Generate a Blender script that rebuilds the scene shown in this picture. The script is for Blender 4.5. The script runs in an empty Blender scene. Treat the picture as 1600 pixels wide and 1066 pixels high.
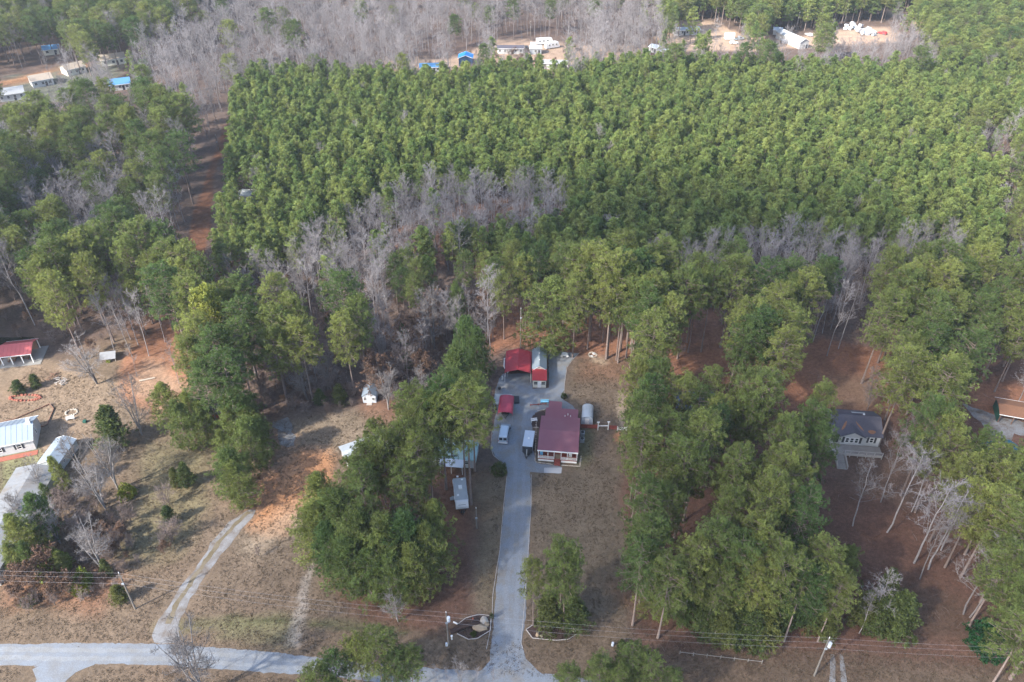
import bpy, math, random
import numpy as np
from mathutils import Vector, Matrix, Euler

# ------------------------------------------------------------ camera, world, sun, exposure
H = 118.0; TH = math.radians(36.4); F = 1244.0
S_, C_ = math.sin(TH), math.cos(TH)
sc = bpy.context.scene
col = sc.collection
cam = bpy.data.cameras.new('camera'); camo = bpy.data.objects.new('camera', cam); col.objects.link(camo)
cam.sensor_width = 36; cam.lens = F/1600*36; cam.clip_end = 6000; cam.clip_start = 1
camo.location = (0, 0, H); camo.rotation_euler = (math.pi/2-TH, 0, 0)
sc.camera = camo
sc.view_settings.view_transform = 'Standard'; sc.view_settings.look = 'None'
sc.view_settings.exposure = 1.62; sc.view_settings.gamma = 1
SUN_EL, SUN_AZ = math.radians(37), math.radians(-127)     # azimuth from +Y towards +X
w = bpy.data.worlds.new('World'); sc.world = w; w.use_nodes = True
nt = w.node_tree; bg = nt.nodes['Background']
sky = nt.nodes.new('ShaderNodeTexSky'); sky.sky_type = 'NISHITA'; sky.sun_disc = False
sky.sun_elevation = SUN_EL; sky.sun_rotation = SUN_AZ; sky.air_density = 1.0; sky.dust_density = 1.5; sky.ozone_density = 1.0
nt.links.new(sky.outputs[0], bg.inputs[0]); bg.inputs[1].default_value = 0.15
sl = bpy.data.lights.new('sun', 'SUN'); sl.energy = 3.8; sl.angle = math.radians(1.5); sl.color = (1, .93, .82)
so = bpy.data.objects.new('sun', sl); col.objects.link(so)
sd = Vector((math.sin(SUN_AZ)*math.cos(SUN_EL), math.cos(SUN_AZ)*math.cos(SUN_EL), math.sin(SUN_EL)))
so.rotation_euler = sd.to_track_quat('Z', 'Y').to_euler(); so.location = (-60, -40, 200)
sc.cycles.max_bounces = 5; sc.cycles.diffuse_bounces = 3; sc.cycles.transparent_max_bounces = 24; sc.cycles.volume_bounces = 0

def G(px, py, h=0.0):
    """ground position (at height h) seen at a point of the photograph"""
    u = (px-800)/F; v = (py-533)/F
    t = (H-h)/(S_+v*C_)
    return Vector((u*t, (C_-v*S_)*t, h))
def P(x, y, z):
    zc = y*C_-(z-H)*S_; yd = -(y*S_+(z-H)*C_)
    return 800+F*x/zc, 533+F*yd/zc
rng = np.random.default_rng(7); R = random.Random(11)

# ------------------------------------------------------------ object helpers
def tag(o, label=None, cat=None, group=None, kind=None):
    if label: o['label'] = label
    if cat: o['category'] = cat
    if group: o['group'] = group
    if kind: o['kind'] = kind
    return o
def empty(name, loc, rz=0, label=None, cat=None, group=None):
    o = bpy.data.objects.new(name, None); o.empty_display_size = .3; col.objects.link(o)
    o.location = loc; o.rotation_euler = (0, 0, rz)
    return tag(o, label, cat, group)
def link(name, me, parent=None):
    o = bpy.data.objects.new(name, me); col.objects.link(o)
    if parent: o.parent = parent
    return o
def npmesh(name, V, T, mats, mi=None, attr=None, smooth=False):
    """numpy triangles -> mesh; attr = per-face value 0..1 stored as 'tone'"""
    V = np.asarray(V, dtype=np.float32); T = np.asarray(T, dtype=np.int32)
    me = bpy.data.meshes.new(name)
    me.vertices.add(len(V)); me.vertices.foreach_set('co', V.ravel())
    n = len(T); me.loops.add(n*3); me.loops.foreach_set('vertex_index', T.ravel())
    me.polygons.add(n); me.polygons.foreach_set('loop_start', np.arange(0, n*3, 3, dtype=np.int32))
    for m in mats: me.materials.append(m)
    if mi is not None: me.polygons.foreach_set('material_index', np.asarray(mi, dtype=np.int32))
    me.update(calc_edges=True)
    if attr is not None:
        a = me.attributes.new('tone', 'FLOAT', 'FACE'); a.data.foreach_set('value', np.asarray(attr, dtype=np.float32))
    if smooth: me.polygons.foreach_set('use_smooth', np.ones(n, dtype=bool))
    return me
class MB:
    """collects boxes, prisms, tubes -> one mesh"""
    def __init__(s): s.v = []; s.f = []; s.m = []; s.k = 0
    def mat(s, k): s.k = k; return s
    def poly(s, pts, faces):
        b = len(s.v); s.v += [tuple(p) for p in pts]
        for f in faces: s.f.append([b+i for i in f]); s.m.append(s.k)
        return s
    def box(s, x0, x1, y0, y1, z0, z1):
        return s.poly([(x0,y0,z0),(x1,y0,z0),(x1,y1,z0),(x0,y1,z0),(x0,y0,z1),(x1,y0,z1),(x1,y1,z1),(x0,y1,z1)],
                      [(0,3,2,1),(4,5,6,7),(0,1,5,4),(1,2,6,5),(2,3,7,6),(3,0,4,7)])
    def prism(s, prof, a0, a1, axis='x'):
        """profile points (p,z) extruded along an axis"""
        n = len(prof)
        if axis == 'x': pts = [(a0,p,z) for p,z in prof]+[(a1,p,z) for p,z in prof]
        else: pts = [(p,a0,z) for p,z in prof]+[(p,a1,z) for p,z in prof]
        return s.poly(pts, [tuple(range(n)), tuple(range(2*n-1, n-1, -1))]+[(i, n+i, n+(i+1) % n, (i+1) % n) for i in range(n)])
    def tube(s, pts, r, n=6, r1=None):
        pts = [Vector(p) for p in pts]; rings = []
        for i, p in enumerate(pts):
            d = (pts[min(i+1, len(pts)-1)]-pts[max(i-1, 0)]).normalized()
            a = d.orthogonal().normalized(); b = d.cross(a)
            rr = r if r1 is None else r+(r1-r)*i/(len(pts)-1)
            rings.append([p+a*math.cos(2*math.pi*k/n)*rr+b*math.sin(2*math.pi*k/n)*rr for k in range(n)])
        base = [q for ring in rings for q in ring]
        fs = [(i*n+k, i*n+(k+1) % n, (i+1)*n+(k+1) % n, (i+1)*n+k) for i in range(len(pts)-1) for k in range(n)]
        fs += [tuple(range(n-1, -1, -1)), tuple((len(pts)-1)*n+k for k in range(n))]
        return s.poly(base, fs)
    def mesh(s, name, mats):
        me = bpy.data.meshes.new(name); me.from_pydata(s.v, [], s.f)
        for m in (mats if isinstance(mats, (list, tuple)) else [mats]): me.materials.append(m)
        me.polygons.foreach_set('material_index', s.m)
        me.update()
        import bmesh
        bm = bmesh.new(); bm.from_mesh(me); bmesh.ops.recalc_face_normals(bm, faces=bm.faces); bm.to_mesh(me); bm.free()
        return me
    def build(s, name, mats, parent=None, loc=None, rz=0):
        o = link(name, s.mesh(name, mats), parent)
        if loc is not None: o.location = loc
        if rz: o.rotation_euler = (0, 0, rz)
        return o
def rock_mesh(name, rx, ry, rz, seed, mat):
    import bmesh
    bm = bmesh.new(); bmesh.ops.create_icosphere(bm, subdivisions=2, radius=1)
    rr = random.Random(seed)
    for v in bm.verts:
        k = 1+rr.uniform(-.16, .16); v.co = Vector((v.co.x*rx*k, v.co.y*ry*k, max(v.co.z, -.25)*rz*k))
    me = bpy.data.meshes.new(name); bm.to_mesh(me); bm.free(); me.materials.append(mat); return me

# ------------------------------------------------------------ materials
def newmat(name):
    m = bpy.data.materials.new(name); m.use_nodes = True
    t = m.node_tree; b = t.nodes['Principled BSDF']
    return m, t, b
def mat(name, c, rough=.7, metal=0, var=.12, scale=1.2, spec=.3, dirt=None, dscale=.25, ribs=None, bump=0):
    """base colour with fine noise, optional dirt blotches and rib relief along an object axis"""
    m, t, b = newmat(name); N = t.nodes; L = t.links
    tc = N.new('ShaderNodeTexCoord'); nz = N.new('ShaderNodeTexNoise'); nz.inputs['Scale'].default_value = scale; nz.inputs['Detail'].default_value = 5
    L.new(tc.outputs['Object'], nz.inputs['Vector'])
    mx = N.new('ShaderNodeMix'); mx.data_type = 'RGBA'
    mx.inputs[6].default_value = (*[x*(1-var) for x in c], 1); mx.inputs[7].default_value = (*[min(1, x*(1+var)) for x in c], 1)
    L.new(nz.outputs['Fac'], mx.inputs[0]); out = mx.outputs[2]
    if dirt:
        n2 = N.new('ShaderNodeTexNoise'); n2.inputs['Scale'].default_value = dscale; n2.inputs['Detail'].default_value = 8; n2.inputs['Roughness'].default_value = .65
        L.new(tc.outputs['Object'], n2.inputs['Vector'])
        rp = N.new('ShaderNodeMapRange'); rp.inputs[1].default_value = .48; rp.inputs[2].default_value = .68
        rp.inputs[4].default_value = dirt[3]
        L.new(n2.outputs['Fac'], rp.inputs[0]); m2 = N.new('ShaderNodeMix'); m2.data_type = 'RGBA'
        L.new(rp.outputs[0], m2.inputs[0]); L.new(out, m2.inputs[6]); m2.inputs[7].default_value = (*dirt[:3], 1); out = m2.outputs[2]
    L.new(out, b.inputs['Base Color'])
    b.inputs['Roughness'].default_value = rough; b.inputs['Metallic'].default_value = metal; b.inputs['Specular IOR Level'].default_value = spec
    if ribs or bump:
        bp = N.new('ShaderNodeBump'); bp.inputs['Distance'].default_value = .03; bp.inputs['Strength'].default_value = bump or .7
        if ribs:
            wv = N.new('ShaderNodeTexWave'); wv.bands_direction = ribs[0]; wv.inputs['Scale'].default_value = ribs[1]
            L.new(tc.outputs['Object'], wv.inputs['Vector']); L.new(wv.outputs['Fac'], bp.inputs['Height'])
        else: L.new(nz.outputs['Fac'], bp.inputs['Height'])
        L.new(bp.outputs[0], b.inputs['Normal'])
    return m
def leafmat(name, c1, c2, var=.35, trans=.25, rough=.6):
    """foliage: colour per clump (tone attribute) and per tree (object random)"""
    m, t, b = newmat(name); N = t.nodes; L = t.links
    at = N.new('ShaderNodeAttribute'); at.attribute_name = 'tone'
    oi = N.new('ShaderNodeObjectInfo')
    mx = N.new('ShaderNodeMix'); mx.data_type = 'RGBA'; mx.inputs[6].default_value = (*c1, 1); mx.inputs[7].default_value = (*c2, 1)
    L.new(oi.outputs['Random'], mx.inputs[0])
    mr = N.new('ShaderNodeMapRange'); mr.inputs[3].default_value = 1-var; mr.inputs[4].default_value = 1+var
    L.new(at.outputs['Fac'], mr.inputs[0])
    mu = N.new('ShaderNodeVectorMath'); mu.operation = 'SCALE'
    L.new(mx.outputs[2], mu.inputs[0]); L.new(mr.outputs[0], mu.inputs['Scale'])
    L.new(mu.outputs[0], b.inputs['Base Color']); b.inputs['Roughness'].default_value = rough; b.inputs['Specular IOR Level'].default_value = .2
    tr = N.new('ShaderNodeBsdfTranslucent'); L.new(mu.outputs[0], tr.inputs['Color'])
    ms = N.new('ShaderNodeMixShader'); ms.inputs[0].default_value = trans
    L.new(b.outputs[0], ms.inputs[1]); L.new(tr.outputs[0], ms.inputs[2])
    L.new(ms.outputs[0], N['Material Output'].inputs['Surface'])
    return m
M = {}
M['pine'] = leafmat('pine needles', (.085, .140, .044), (.225, .250, .070), var=.5, trans=.4)
M['pine_yellow'] = leafmat('yellowed pine needles', (.20, .22, .045), (.22, .24, .05), var=.4)
M['young'] = leafmat('young pine needles', (.150, .220, .066), (.265, .310, .095), var=.45, trans=.45)
M['cedar'] = leafmat('cedar sprays', (.06, .095, .03), (.12, .13, .038), var=.4)
M['shrub'] = leafmat('shrub leaves', (.05, .075, .02), (.10, .12, .03), var=.4)
M['lime'] = leafmat('yellow green leaves', (.16, .20, .03), (.18, .20, .03), var=.4)
M['magnolia'] = leafmat('broad dark leaves', (.018, .065, .022), (.02, .07, .025), var=.4)
M['oakleaf'] = leafmat('dead oak leaves', (.14, .088, .062), (.20, .125, .088), var=.35)
def barkmat(name, c1, c2):
    m, t, b = newmat(name); N = t.nodes; L = t.links
    oi = N.new('ShaderNodeObjectInfo'); mx = N.new('ShaderNodeMix'); mx.data_type = 'RGBA'
    mx.inputs[6].default_value = (*c1, 1); mx.inputs[7].default_value = (*c2, 1); L.new(oi.outputs['Random'], mx.inputs[0])
    tc = N.new('ShaderNodeTexCoord'); nz = N.new('ShaderNodeTexNoise'); nz.inputs['Scale'].default_value = 3
    L.new(tc.outputs['Object'], nz.inputs['Vector'])
    mr = N.new('ShaderNodeMapRange'); mr.inputs[3].default_value = .6; mr.inputs[4].default_value = 1.4; L.new(nz.outputs['Fac'], mr.inputs[0])
    mu = N.new('ShaderNodeVectorMath'); mu.operation = 'SCALE'; L.new(mx.outputs[2], mu.inputs[0]); L.new(mr.outputs[0], mu.inputs['Scale'])
    L.new(mu.outputs[0], b.inputs['Base Color']); b.inputs['Roughness'].default_value = .9; b.inputs['Specular IOR Level'].default_value = .1
    return m
M['bark'] = barkmat('pine bark', (.17, .13, .115), (.24, .19, .17))
M['twig'] = barkmat('bare grey bark', (.16, .145, .145), (.30, .28, .285))
M['twigdark'] = barkmat('bare dark grey bark', (.16, .145, .14), (.29, .27, .265))
M['twigbrown'] = barkmat('bare brown bark', (.17, .13, .115), (.25, .20, .18))

# ------------------------------------------------------------ tree meshes
def unit(a): return a/np.maximum(np.linalg.norm(a, axis=-1, keepdims=True), 1e-9)
def blades(cen, out, tone, k, L, wd, rs, spread=1.0, up=.15):
    """k wedge shaped sprays of needles round every tuft centre"""
    n = len(cen); c = np.repeat(cen, k, 0); o = np.repeat(out, k, 0)
    d = unit(o*.55+rs.normal(0, spread, (n*k, 3))*.6+np.array([0, 0, up]))
    l = L*rs.uniform(.65, 1.2, (n*k, 1)); sd_ = unit(np.cross(d, rs.normal(0, 1, (n*k, 3))))
    tip = c+d*l; wv = sd_*wd*rs.uniform(.7, 1.3, (n*k, 1))
    V = np.empty((n*k*3, 3)); V[0::3] = c-d*l*.15; V[1::3] = tip-wv*.5; V[2::3] = tip+wv*.5
    T = np.arange(n*k*3).reshape(-1, 3)
    return V, T, np.repeat(tone, k)
def tubes(segs, n=4):
    """segs: list of (p0,p1,r0,r1) -> merged tapered prisms"""
    A = np.array([s[0] for s in segs]); B = np.array([s[1] for s in segs]); r0 = np.array([s[2] for s in segs])[:, None]; r1 = np.array([s[3] for s in segs])[:, None]
    d = unit(B-A); h = np.where(np.abs(d[:, 2:3]) > .9, np.array([[1., 0, 0]]), np.array([[0, 0, 1.]]))
    a = unit(np.cross(d, h)); b = np.cross(d, a); V = []; m = len(segs)
    for j in range(n):
        q = a*math.cos(2*math.pi*j/n)+b*math.sin(2*math.pi*j/n)
        V.append(A+q*r0); V.append(B+q*r1)
    V = np.stack(V, 1).reshape(-1, 3); T = []
    base = np.arange(m)[:, None]*2*n
    for j in range(n):
        k = (j+1) % n
        T.append(base+np.array([[2*j, 2*k, 2*k+1]])); T.append(base+np.array([[2*j, 2*k+1, 2*j+1]]))
    return V, np.concatenate(T)
def pine(seed, h=25., cr=4.6, z0=.5, limbs=42, clumps=3, tufts=8, k=9, L=.62, wd=.2, prof='round', mats=('pine', 'bark'), lean=.012):
    rs = np.random.default_rng(seed); segs = []
    lx, ly = rs.normal(0, lean, 2)*h
    ax = lambda t: np.array([lx*t*t, ly*t*t, h*t])
    r0 = .0105*h
    ts = np.linspace(0, .985, 9)
    for i in range(8): segs.append((ax(ts[i]), ax(ts[i+1]), r0*(1-.86*ts[i])*(1.25 if i == 0 else 1), r0*(1-.86*ts[i+1])))
    nt_ = len(segs); cc = []; oo = []; tt = []
    lob = rs.uniform(0, 6.28, 3); la = rs.uniform(.02, .11, 3) if prof == 'round' else rs.uniform(.05, .22, 3)
    for i in range(limbs):
        s = (i+.5)/limbs; t = z0+(1-z0)*s**.93; a = i*2.39996+rs.normal(0, .35)
        if prof == 'round': rad = cr*math.sqrt(max(.03, 1-((s-.30)/.74)**2))
        elif prof == 'young': rad = cr*min(1, s*5+.35)*(1-s**2.2)*1.0+.3
        else: rad = cr*min(1, s*6+.5)*(1-.93*s)**.8
        lo_, hi_ = (.86, 1.06) if prof == 'round' else (.72, 1.12)
        rad *= (1+la[0]*math.cos(a-lob[0])+la[1]*math.cos(2*a-lob[1])+la[2]*math.cos(3*a+4*s-lob[2]))*rs.uniform(lo_, hi_)
        if prof == 'round' and s < .2 and rs.random() < .35: rad *= .6
        asc = (.05+.35*s) if prof == 'round' else (.12+.55*s) if prof != 'cone' else .25
        p0 = ax(t); d = np.array([math.cos(a), math.sin(a), asc]); p1 = p0+d*rad
        p1[2] = min(p1[2], h*1.02)
        segs.append((p0, p1, .02*h*.12, .012*h*.1))
        ltone = rs.uniform(.2, .8)
        for c in range(clumps):
            f = 1-.62*c/max(1, clumps-1)*rs.uniform(.75, 1.1) if clumps > 1 else .8
            q = p0+(p1-p0)*f; side = np.array([-math.sin(a), math.cos(a), 0])
            q = q+side*rs.normal(0, .2)*rad*.9+np.array([0, 0, rs.normal(0, .25)])
            m = max(2, int(tufts*rs.uniform(.6, 1.3))); cs = (.17 if prof == 'round' else .2)*cr*rs.uniform(.75, 1.2)
            off = rs.normal(0, 1, (m, 3)); off = unit(off)*cs*rs.uniform(.45, 1, (m, 1)); off[:, 2] *= .75
            if c == 0 or rs.random() < .5: segs.append((p0+(p1-p0)*f*.8, q, .03, .015))
            cc.append(q+off); oo.append(unit(off+d*.3*cs+np.array([0, 0, .35*cs]))); tt.append(np.clip(ltone+rs.normal(0, .2)+rs.normal(0, .1, m), 0, 1))
    # leader
    m = tufts; off = rs.normal(0, .22*cr*.6, (m, 3)); cc.append(ax(1.)+off*[1, 1, .8]-[0, 0, .3]); oo.append(unit(off+[0, 0, .5])); tt.append(rs.uniform(.3, .8, m))
    V, T, A = blades(np.concatenate(cc), np.concatenate(oo), np.concatenate(tt), k, L, wd, rs)
    TV, TT = tubes(segs, 5 if h > 18 else 4)
    return (V, T, A), (TV, TT)
def bare(seed, h=20., cr=4.5, limbs=16, subs=6, twigs=5, sprays=3, z0=.3, upk=.9, fork=0, r0=None, tw=.05):
    rs = np.random.default_rng(seed); tr = []; br = []; thin = []
    r0 = r0 or .006*h
    lx, ly = rs.normal(0, .02, 2)*h
    stems = []
    nst = 1+fork
    for s in range(nst):
        a = rs.uniform(0, 6.28); sp = (0 if nst == 1 else rs.uniform(.10, .22))*h
        wob = rs.normal(0, .012*h, (9, 2)); wob[0] = 0
        wob = np.cumsum(wob, 0)*.5
        ts = np.linspace(0, 1, 9)
        stems.append(np.stack([lx*ts+math.cos(a)*sp*ts**1.3+wob[:, 0], ly*ts+math.sin(a)*sp*ts**1.3+wob[:, 1], h*ts*rs.uniform(.88, 1) if s else h*ts], 1))
        k = 1 if nst == 1 else .75
        for i in range(8): tr.append((stems[-1][i], stems[-1][i+1], k*r0*(1-.93*ts[i])+.01, k*r0*(1-.93*ts[i+1])+.01))
    def at(st, t): i = min(int(t*8), 7); f = t*8-i; return st[i]*(1-f)+st[i+1]*f
    for i in range(limbs*nst if nst > 1 else limbs):
        st = stems[i % nst]; s = rs.uniform(0, 1)**.8; t = z0+(1-z0)*s*.96; a = rs.uniform(0, 6.28)
        p = at(st, t); ln = cr*(1.05-.75*s)*rs.uniform(.7, 1.15)*(1.25 if nst == 1 else .85)
        d = unit(np.array([math.cos(a), math.sin(a), upk*rs.uniform(.6, 1.4)])); pts = [p]
        for q in range(3):
            d = unit(d+rs.normal(0, .16, 3)+np.array([0, 0, .14])); pts.append(pts[-1]+d*ln/2.6)
        rl = .38*r0*(1-.75*t)+.012
        for q in range(3): br.append((pts[q], pts[q+1], rl*(1-q*.28), rl*(1-(q+1)*.28)))
        for j in range(subs):
            f = rs.uniform(.2, 1)*3; q = min(int(f), 2); b0 = pts[q]*(1-(f-q))+pts[q+1]*(f-q)
            d1 = unit(unit(pts[q+1]-pts[q])*.75+rs.normal(0, .55, 3)+np.array([0, 0, .3])); l1 = ln*.42*rs.uniform(.6, 1.1)
            b1 = b0+d1*l1; br.append((b0, b1, rl*.42, .012))
            for m_ in range(twigs):
                g = rs.uniform(.15, 1); c0 = b0+(b1-b0)*g; d2 = unit(d1*.6+rs.normal(0, .6, 3)+np.array([0, 0, .3])); l2 = l1*.55*rs.uniform(.6, 1.2)
                c1 = c0+d2*l2; thin.append((c0, c1, tw))
                for e in range(sprays):
                    g2 = rs.uniform(.3, 1); e0 = c0+(c1-c0)*g2; d3 = unit(d2*.6+rs.normal(0, .6, 3)+np.array([0, 0, .2])); thin.append((e0, e0+d3*l2*.55*rs.uniform(.5, 1.2), tw*.7))
    TV, TT = tubes(tr, 6); BV, BT = tubes(br, 3)
    A = np.array([x[0] for x in thin]); B = np.array([x[1] for x in thin]); W = np.array([x[2] for x in thin])[:, None]
    sdv = unit(np.cross(B-A, rs.normal(0, 1, A.shape)))*W*.5
    V = np.empty((len(A)*3, 3)); V[0::3] = A-sdv; V[1::3] = A+sdv; V[2::3] = B
    T = np.arange(len(A)*3).reshape(-1, 3)
    return (TV, TT), (np.concatenate([BV, V]), np.concatenate([BT, T+len(BV)])), np.array([x[1] for x in thin])
def bush(seed, r=2., hh=2.2, tufts=260, k=8, L=.35, wd=.14):
    rs = np.random.default_rng(seed); d = unit(rs.normal(0, 1, (tufts, 3))); d[:, 2] = np.abs(d[:, 2])
    lob = 1+.16*np.sin(3*np.arctan2(d[:, 1], d[:, 0])+rs.uniform(0, 6))+.1*np.sin(7*d[:, 2]+5*d[:, 0]+rs.uniform(0, 6))
    q = d*lob[:, None]*rs.uniform(.6, 1, (tufts, 1))*np.array([r, r, hh]); q[:, 2] += .15
    tone = np.clip(.5+.3*np.sin(q[:, 0]*3+q[:, 1]*2)+rs.normal(0, .2, tufts), 0, 1)
    return blades(q, d, tone, k, L, wd, rs)
def join(parts):
    V = []; T = []; mi = []; A = []; b = 0
    for (v, t, m, a) in parts:
        V.append(v); T.append(np.asarray(t)+b); mi.append(np.full(len(t), m)); A.append(a if a is not None else np.full(len(t), .5)); b += len(v)
    return np.concatenate(V), np.concatenate(T), np.concatenate(mi), np.concatenate(A)

# library: kind -> list of variants; split = (trunk mesh, crown mesh, height); single = joined mesh
LIB = {}
def addpine(kind, n, seed, mats, **kw):
    LIB[kind] = []
    for i in range(n):
        k = dict(kw); 
        if 'h' in k: k['h'] = k['h']*(1+.03*((i*7) % 5-2))
        (V, T, A), (TV, TT) = pine(seed+i, **k)
        m = [M[mats[0]], M[mats[1]]]
        tr = npmesh('trunk', TV, TT, [m[1]]); cr = npmesh('crown', V, T, [m[0]], attr=A)
        JV, JT, mi, JA = join([(V, T, 0, A), (TV, TT, 1, None)])
        LIB[kind].append(dict(trunk=tr, crown=cr, single=npmesh('tree', JV, JT, m, mi, JA), h=k.get('h', 25.)))
def addbare(kind, n, seed, mt, leaf=None, **kw):
    LIB[kind] = []
    for i in range(n):
        (TV, TT), (V, T), tips = bare(seed+i, **kw); m = [M[mt]]
        parts = [(V, T, 0, None)]
        if leaf:
            rs = np.random.default_rng(seed+i+99); tp = tips[rs.random(len(tips)) < leaf[1]]
            LV, LT, LA = blades(tp, unit(rs.normal(0, 1, tp.shape)), rs.uniform(0, 1, len(tp)), leaf[2], .3, .22, rs)
            parts.append((LV, LT, 1, LA)); m = [M[mt], M[leaf[0]]]
        cV, cT, cm, cA = join(parts)
        JV, JT, mi, JA = join([(V, T, 0, None), (TV, TT, 0, None)]+([(LV, LT, 1, LA)] if leaf else []))
        LIB[kind].append(dict(trunk=npmesh('trunk', TV, TT, [M[mt]]), crown=npmesh('crown', cV, cT, m, cm, cA),
                              single=npmesh('tree', JV, JT, m, mi, JA), h=kw['h']))
addpine('pine', 9, 100, ('pine', 'bark'), h=25., cr=4.75, z0=.46, limbs=66, clumps=4, tufts=7, k=18, L=.40, wd=.07)
addpine('pine_tall', 4, 120, ('pine', 'bark'), h=25., cr=4.3, z0=.58, limbs=50, clumps=4, tufts=7, k=18, L=.40, wd=.07)
addpine('pine_full', 5, 140, ('pine', 'bark'), h=14., cr=3.9, z0=.08, limbs=70, clumps=4, tufts=7, k=14, prof='young', L=.38, wd=.075)
addpine('pine_yellow', 1, 160, ('pine_yellow', 'bark'), h=25., cr=4., z0=.35, limbs=48, clumps=3, tufts=8, k=9)
addpine('young', 10, 200, ('young', 'bark'), h=15., cr=2.15, z0=.3, limbs=40, clumps=2, tufts=8, k=12, prof='young', L=.40, wd=.10)
addpine('cedar', 4, 240, ('cedar', 'bark'), h=8., cr=2.5, z0=.03, limbs=70, clumps=3, tufts=6, k=8, prof='cone', L=.38, wd=.12)
addpine('magnolia', 1, 260, ('magnolia', 'bark'), h=6., cr=2.8, z0=.15, limbs=40, clumps=3, tufts=8, k=8, prof='round', L=.35, wd=.2)
addbare('bare', 7, 300, 'twig', h=20., cr=4.0, limbs=22, subs=7, twigs=5, sprays=3, z0=.33, tw=.042)
addbare('bare_wide', 4, 330, 'twigdark', h=14., cr=4.8, limbs=9, subs=8, twigs=7, sprays=4, z0=.22, fork=3, r0=.2, upk=.7, tw=.034)
addbare('bare_brown', 3, 350, 'twigbrown', h=9., cr=3.2, limbs=9, subs=8, twigs=7, sprays=4, z0=.1, fork=4, r0=.09, upk=.8, tw=.045)
addbare('oak', 4, 370, 'twigbrown', leaf=('oakleaf', .55, 4), h=9., cr=3.6, limbs=22, subs=6, twigs=5, sprays=2, z0=.2, upk=.5, tw=.04)
LIB['bush'] = []
for i in range(3):
    V, T, A = bush(400+i); LIB['bush'].append(dict(single=npmesh('shrub', V, T, [M['shrub']], attr=A), h=2.2))
LIB['limebush'] = []
for i in range(2):
    V, T, A = bush(410+i); LIB['limebush'].append(dict(single=npmesh('shrub', V, T, [M['lime']], attr=A), h=2.2))

# ------------------------------------------------------------ polygons helper
def inside(poly, X, Y):
    X = np.asarray(X, float); Y = np.asarray(Y, float); r = np.zeros(X.shape, bool); n = len(poly); j = n-1
    for i in range(n):
        xi, yi = poly[i]; xj, yj = poly[j]
        c = ((yi > Y) != (yj > Y)) & (X < (xj-xi)*(Y-yi)/((yj-yi) if yj != yi else 1e-9)+xi)
        r ^= c; j = i
    return r
def vnoise(X, Y, sc_, seed=0):
    rs = np.random.default_rng(seed); t = rs.random((256, 256)); x = X/sc_+1000; y = Y/sc_+1000
    xi = np.floor(x).astype(int); yi = np.floor(y).astype(int); fx = x-xi; fy = y-yi; fx = fx*fx*(3-2*fx); fy = fy*fy*(3-2*fy)
    g = lambda a, b: t[a % 256, b % 256]
    return (g(xi, yi)*(1-fx)+g(xi+1, yi)*fx)*(1-fy)+(g(xi, yi+1)*(1-fx)+g(xi+1, yi+1)*fx)*fy
def fbm(X, Y, s, seed=0, o=4): return sum(vnoise(X, Y, s/2**i, seed+i)*.5**(i+1) for i in range(o))/(1-.5**o)
# ------------------------------------------------------------ ground: one sheet to the horizon
def axis(a, b, st, grow, far):
    l = list(np.arange(a, b+.01, st)); s = st
    while l[-1] < far[1]: s *= grow; l.append(l[-1]+s)
    s = st
    while l[0] > far[0]: s *= grow; l.insert(0, l[0]-s)
    return np.array(l)
gx = axis(-125, 125, .8, 1.05, (-2500, 2500)); gy = axis(62, 215, .8, 1.022, (-600, 3500))
GX, GY = np.meshgrid(gx, gy)
zc = np.maximum(GY*C_+H*S_, 1.); yd = -(GY*S_-H*C_)
PX = 800+F*GX/zc; PY = 533+F*yd/zc
PY = np.where(GY < 20, 2000, PY)
litter = np.array([.108, .060, .043]); lawn = np.array([.125, .093, .066]); tan = np.array([.20, .148, .105]); clay = np.array([.40, .185, .085])
green = np.array([.105, .112, .052]); floor_ = np.array([.105, .075, .062]); pink = np.array([.36, .26, .19]); redlit = np.array([.185, .088, .052]); pale = np.array([.27, .215, .155])
greygr = np.array([.10, .11, .085])
COL = np.empty(GX.shape+(3,)); COL[:] = floor_
JN = [((fbm(GX, GY, 9, 13*q+1)-.5)*2, (fbm(GX, GY, 9, 13*q+4)-.5)*1.4, (fbm(GX, GY, 2.2, 13*q+7, 2)-.5)*5, (fbm(GX, GY, 2.2, 13*q+9, 2)-.5)*4) for q in range(4)]
SCL = np.clip((PY+400)/900, .35, 1.3)
def zone(poly, c, soft=3.0, amt=1.0, wob=7, seed=1):
    """blend a colour into the ground inside an outline given in photograph points"""
    j = JN[seed % 4]; xs = [p[0] for p in poly]; ys = [p[1] for p in poly]; m = 40
    sel = (PX > min(xs)-m) & (PX < max(xs)+m) & (PY > min(ys)-m) & (PY < max(ys)+m)
    px = PX[sel]; py = PY[sel]; s_ = SCL[sel]; jx = j[0][sel]*wob*s_+j[2][sel]; jy = j[1][sel]*wob*s_+j[3][sel]
    acc = np.zeros(px.shape)
    for ox, oy in [(0, 0), (1, .3), (-1, -.3), (.3, -1), (-.3, 1)]: acc += inside(poly, px+jx+ox*soft*s_, py+jy+oy*soft*s_)
    a = (acc/5*amt)[:, None]; COL[sel] = COL[sel]*(1-a)+np.array(c)*a
zone([(-2000,490),(0,500),(0,540),(80,560),(230,520),(300,590),(420,660),(640,640),(780,740),(900,560),(980,560),(1000,1100),(-2000,1400)], lawn, 8, 1, 12, 2)
zone([(-300,545),(60,555),(110,575),(190,600),(200,640),(130,690),(60,720),(-300,760)], tan, 5, .85, 8, 3)
zone([(0,690),(40,700),(60,690),(70,720),(30,770),(0,790)], green*1.5, 5, .6, 8, 33)
zone([(190,560),(240,520),(270,500),(310,560),(290,640),(230,650),(190,620)], redlit*1.25, 6, .8, 10, 4)
zone([(200,600),(240,560),(300,600),(250,650)], pale, 8, .4, 10, 44)
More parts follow.
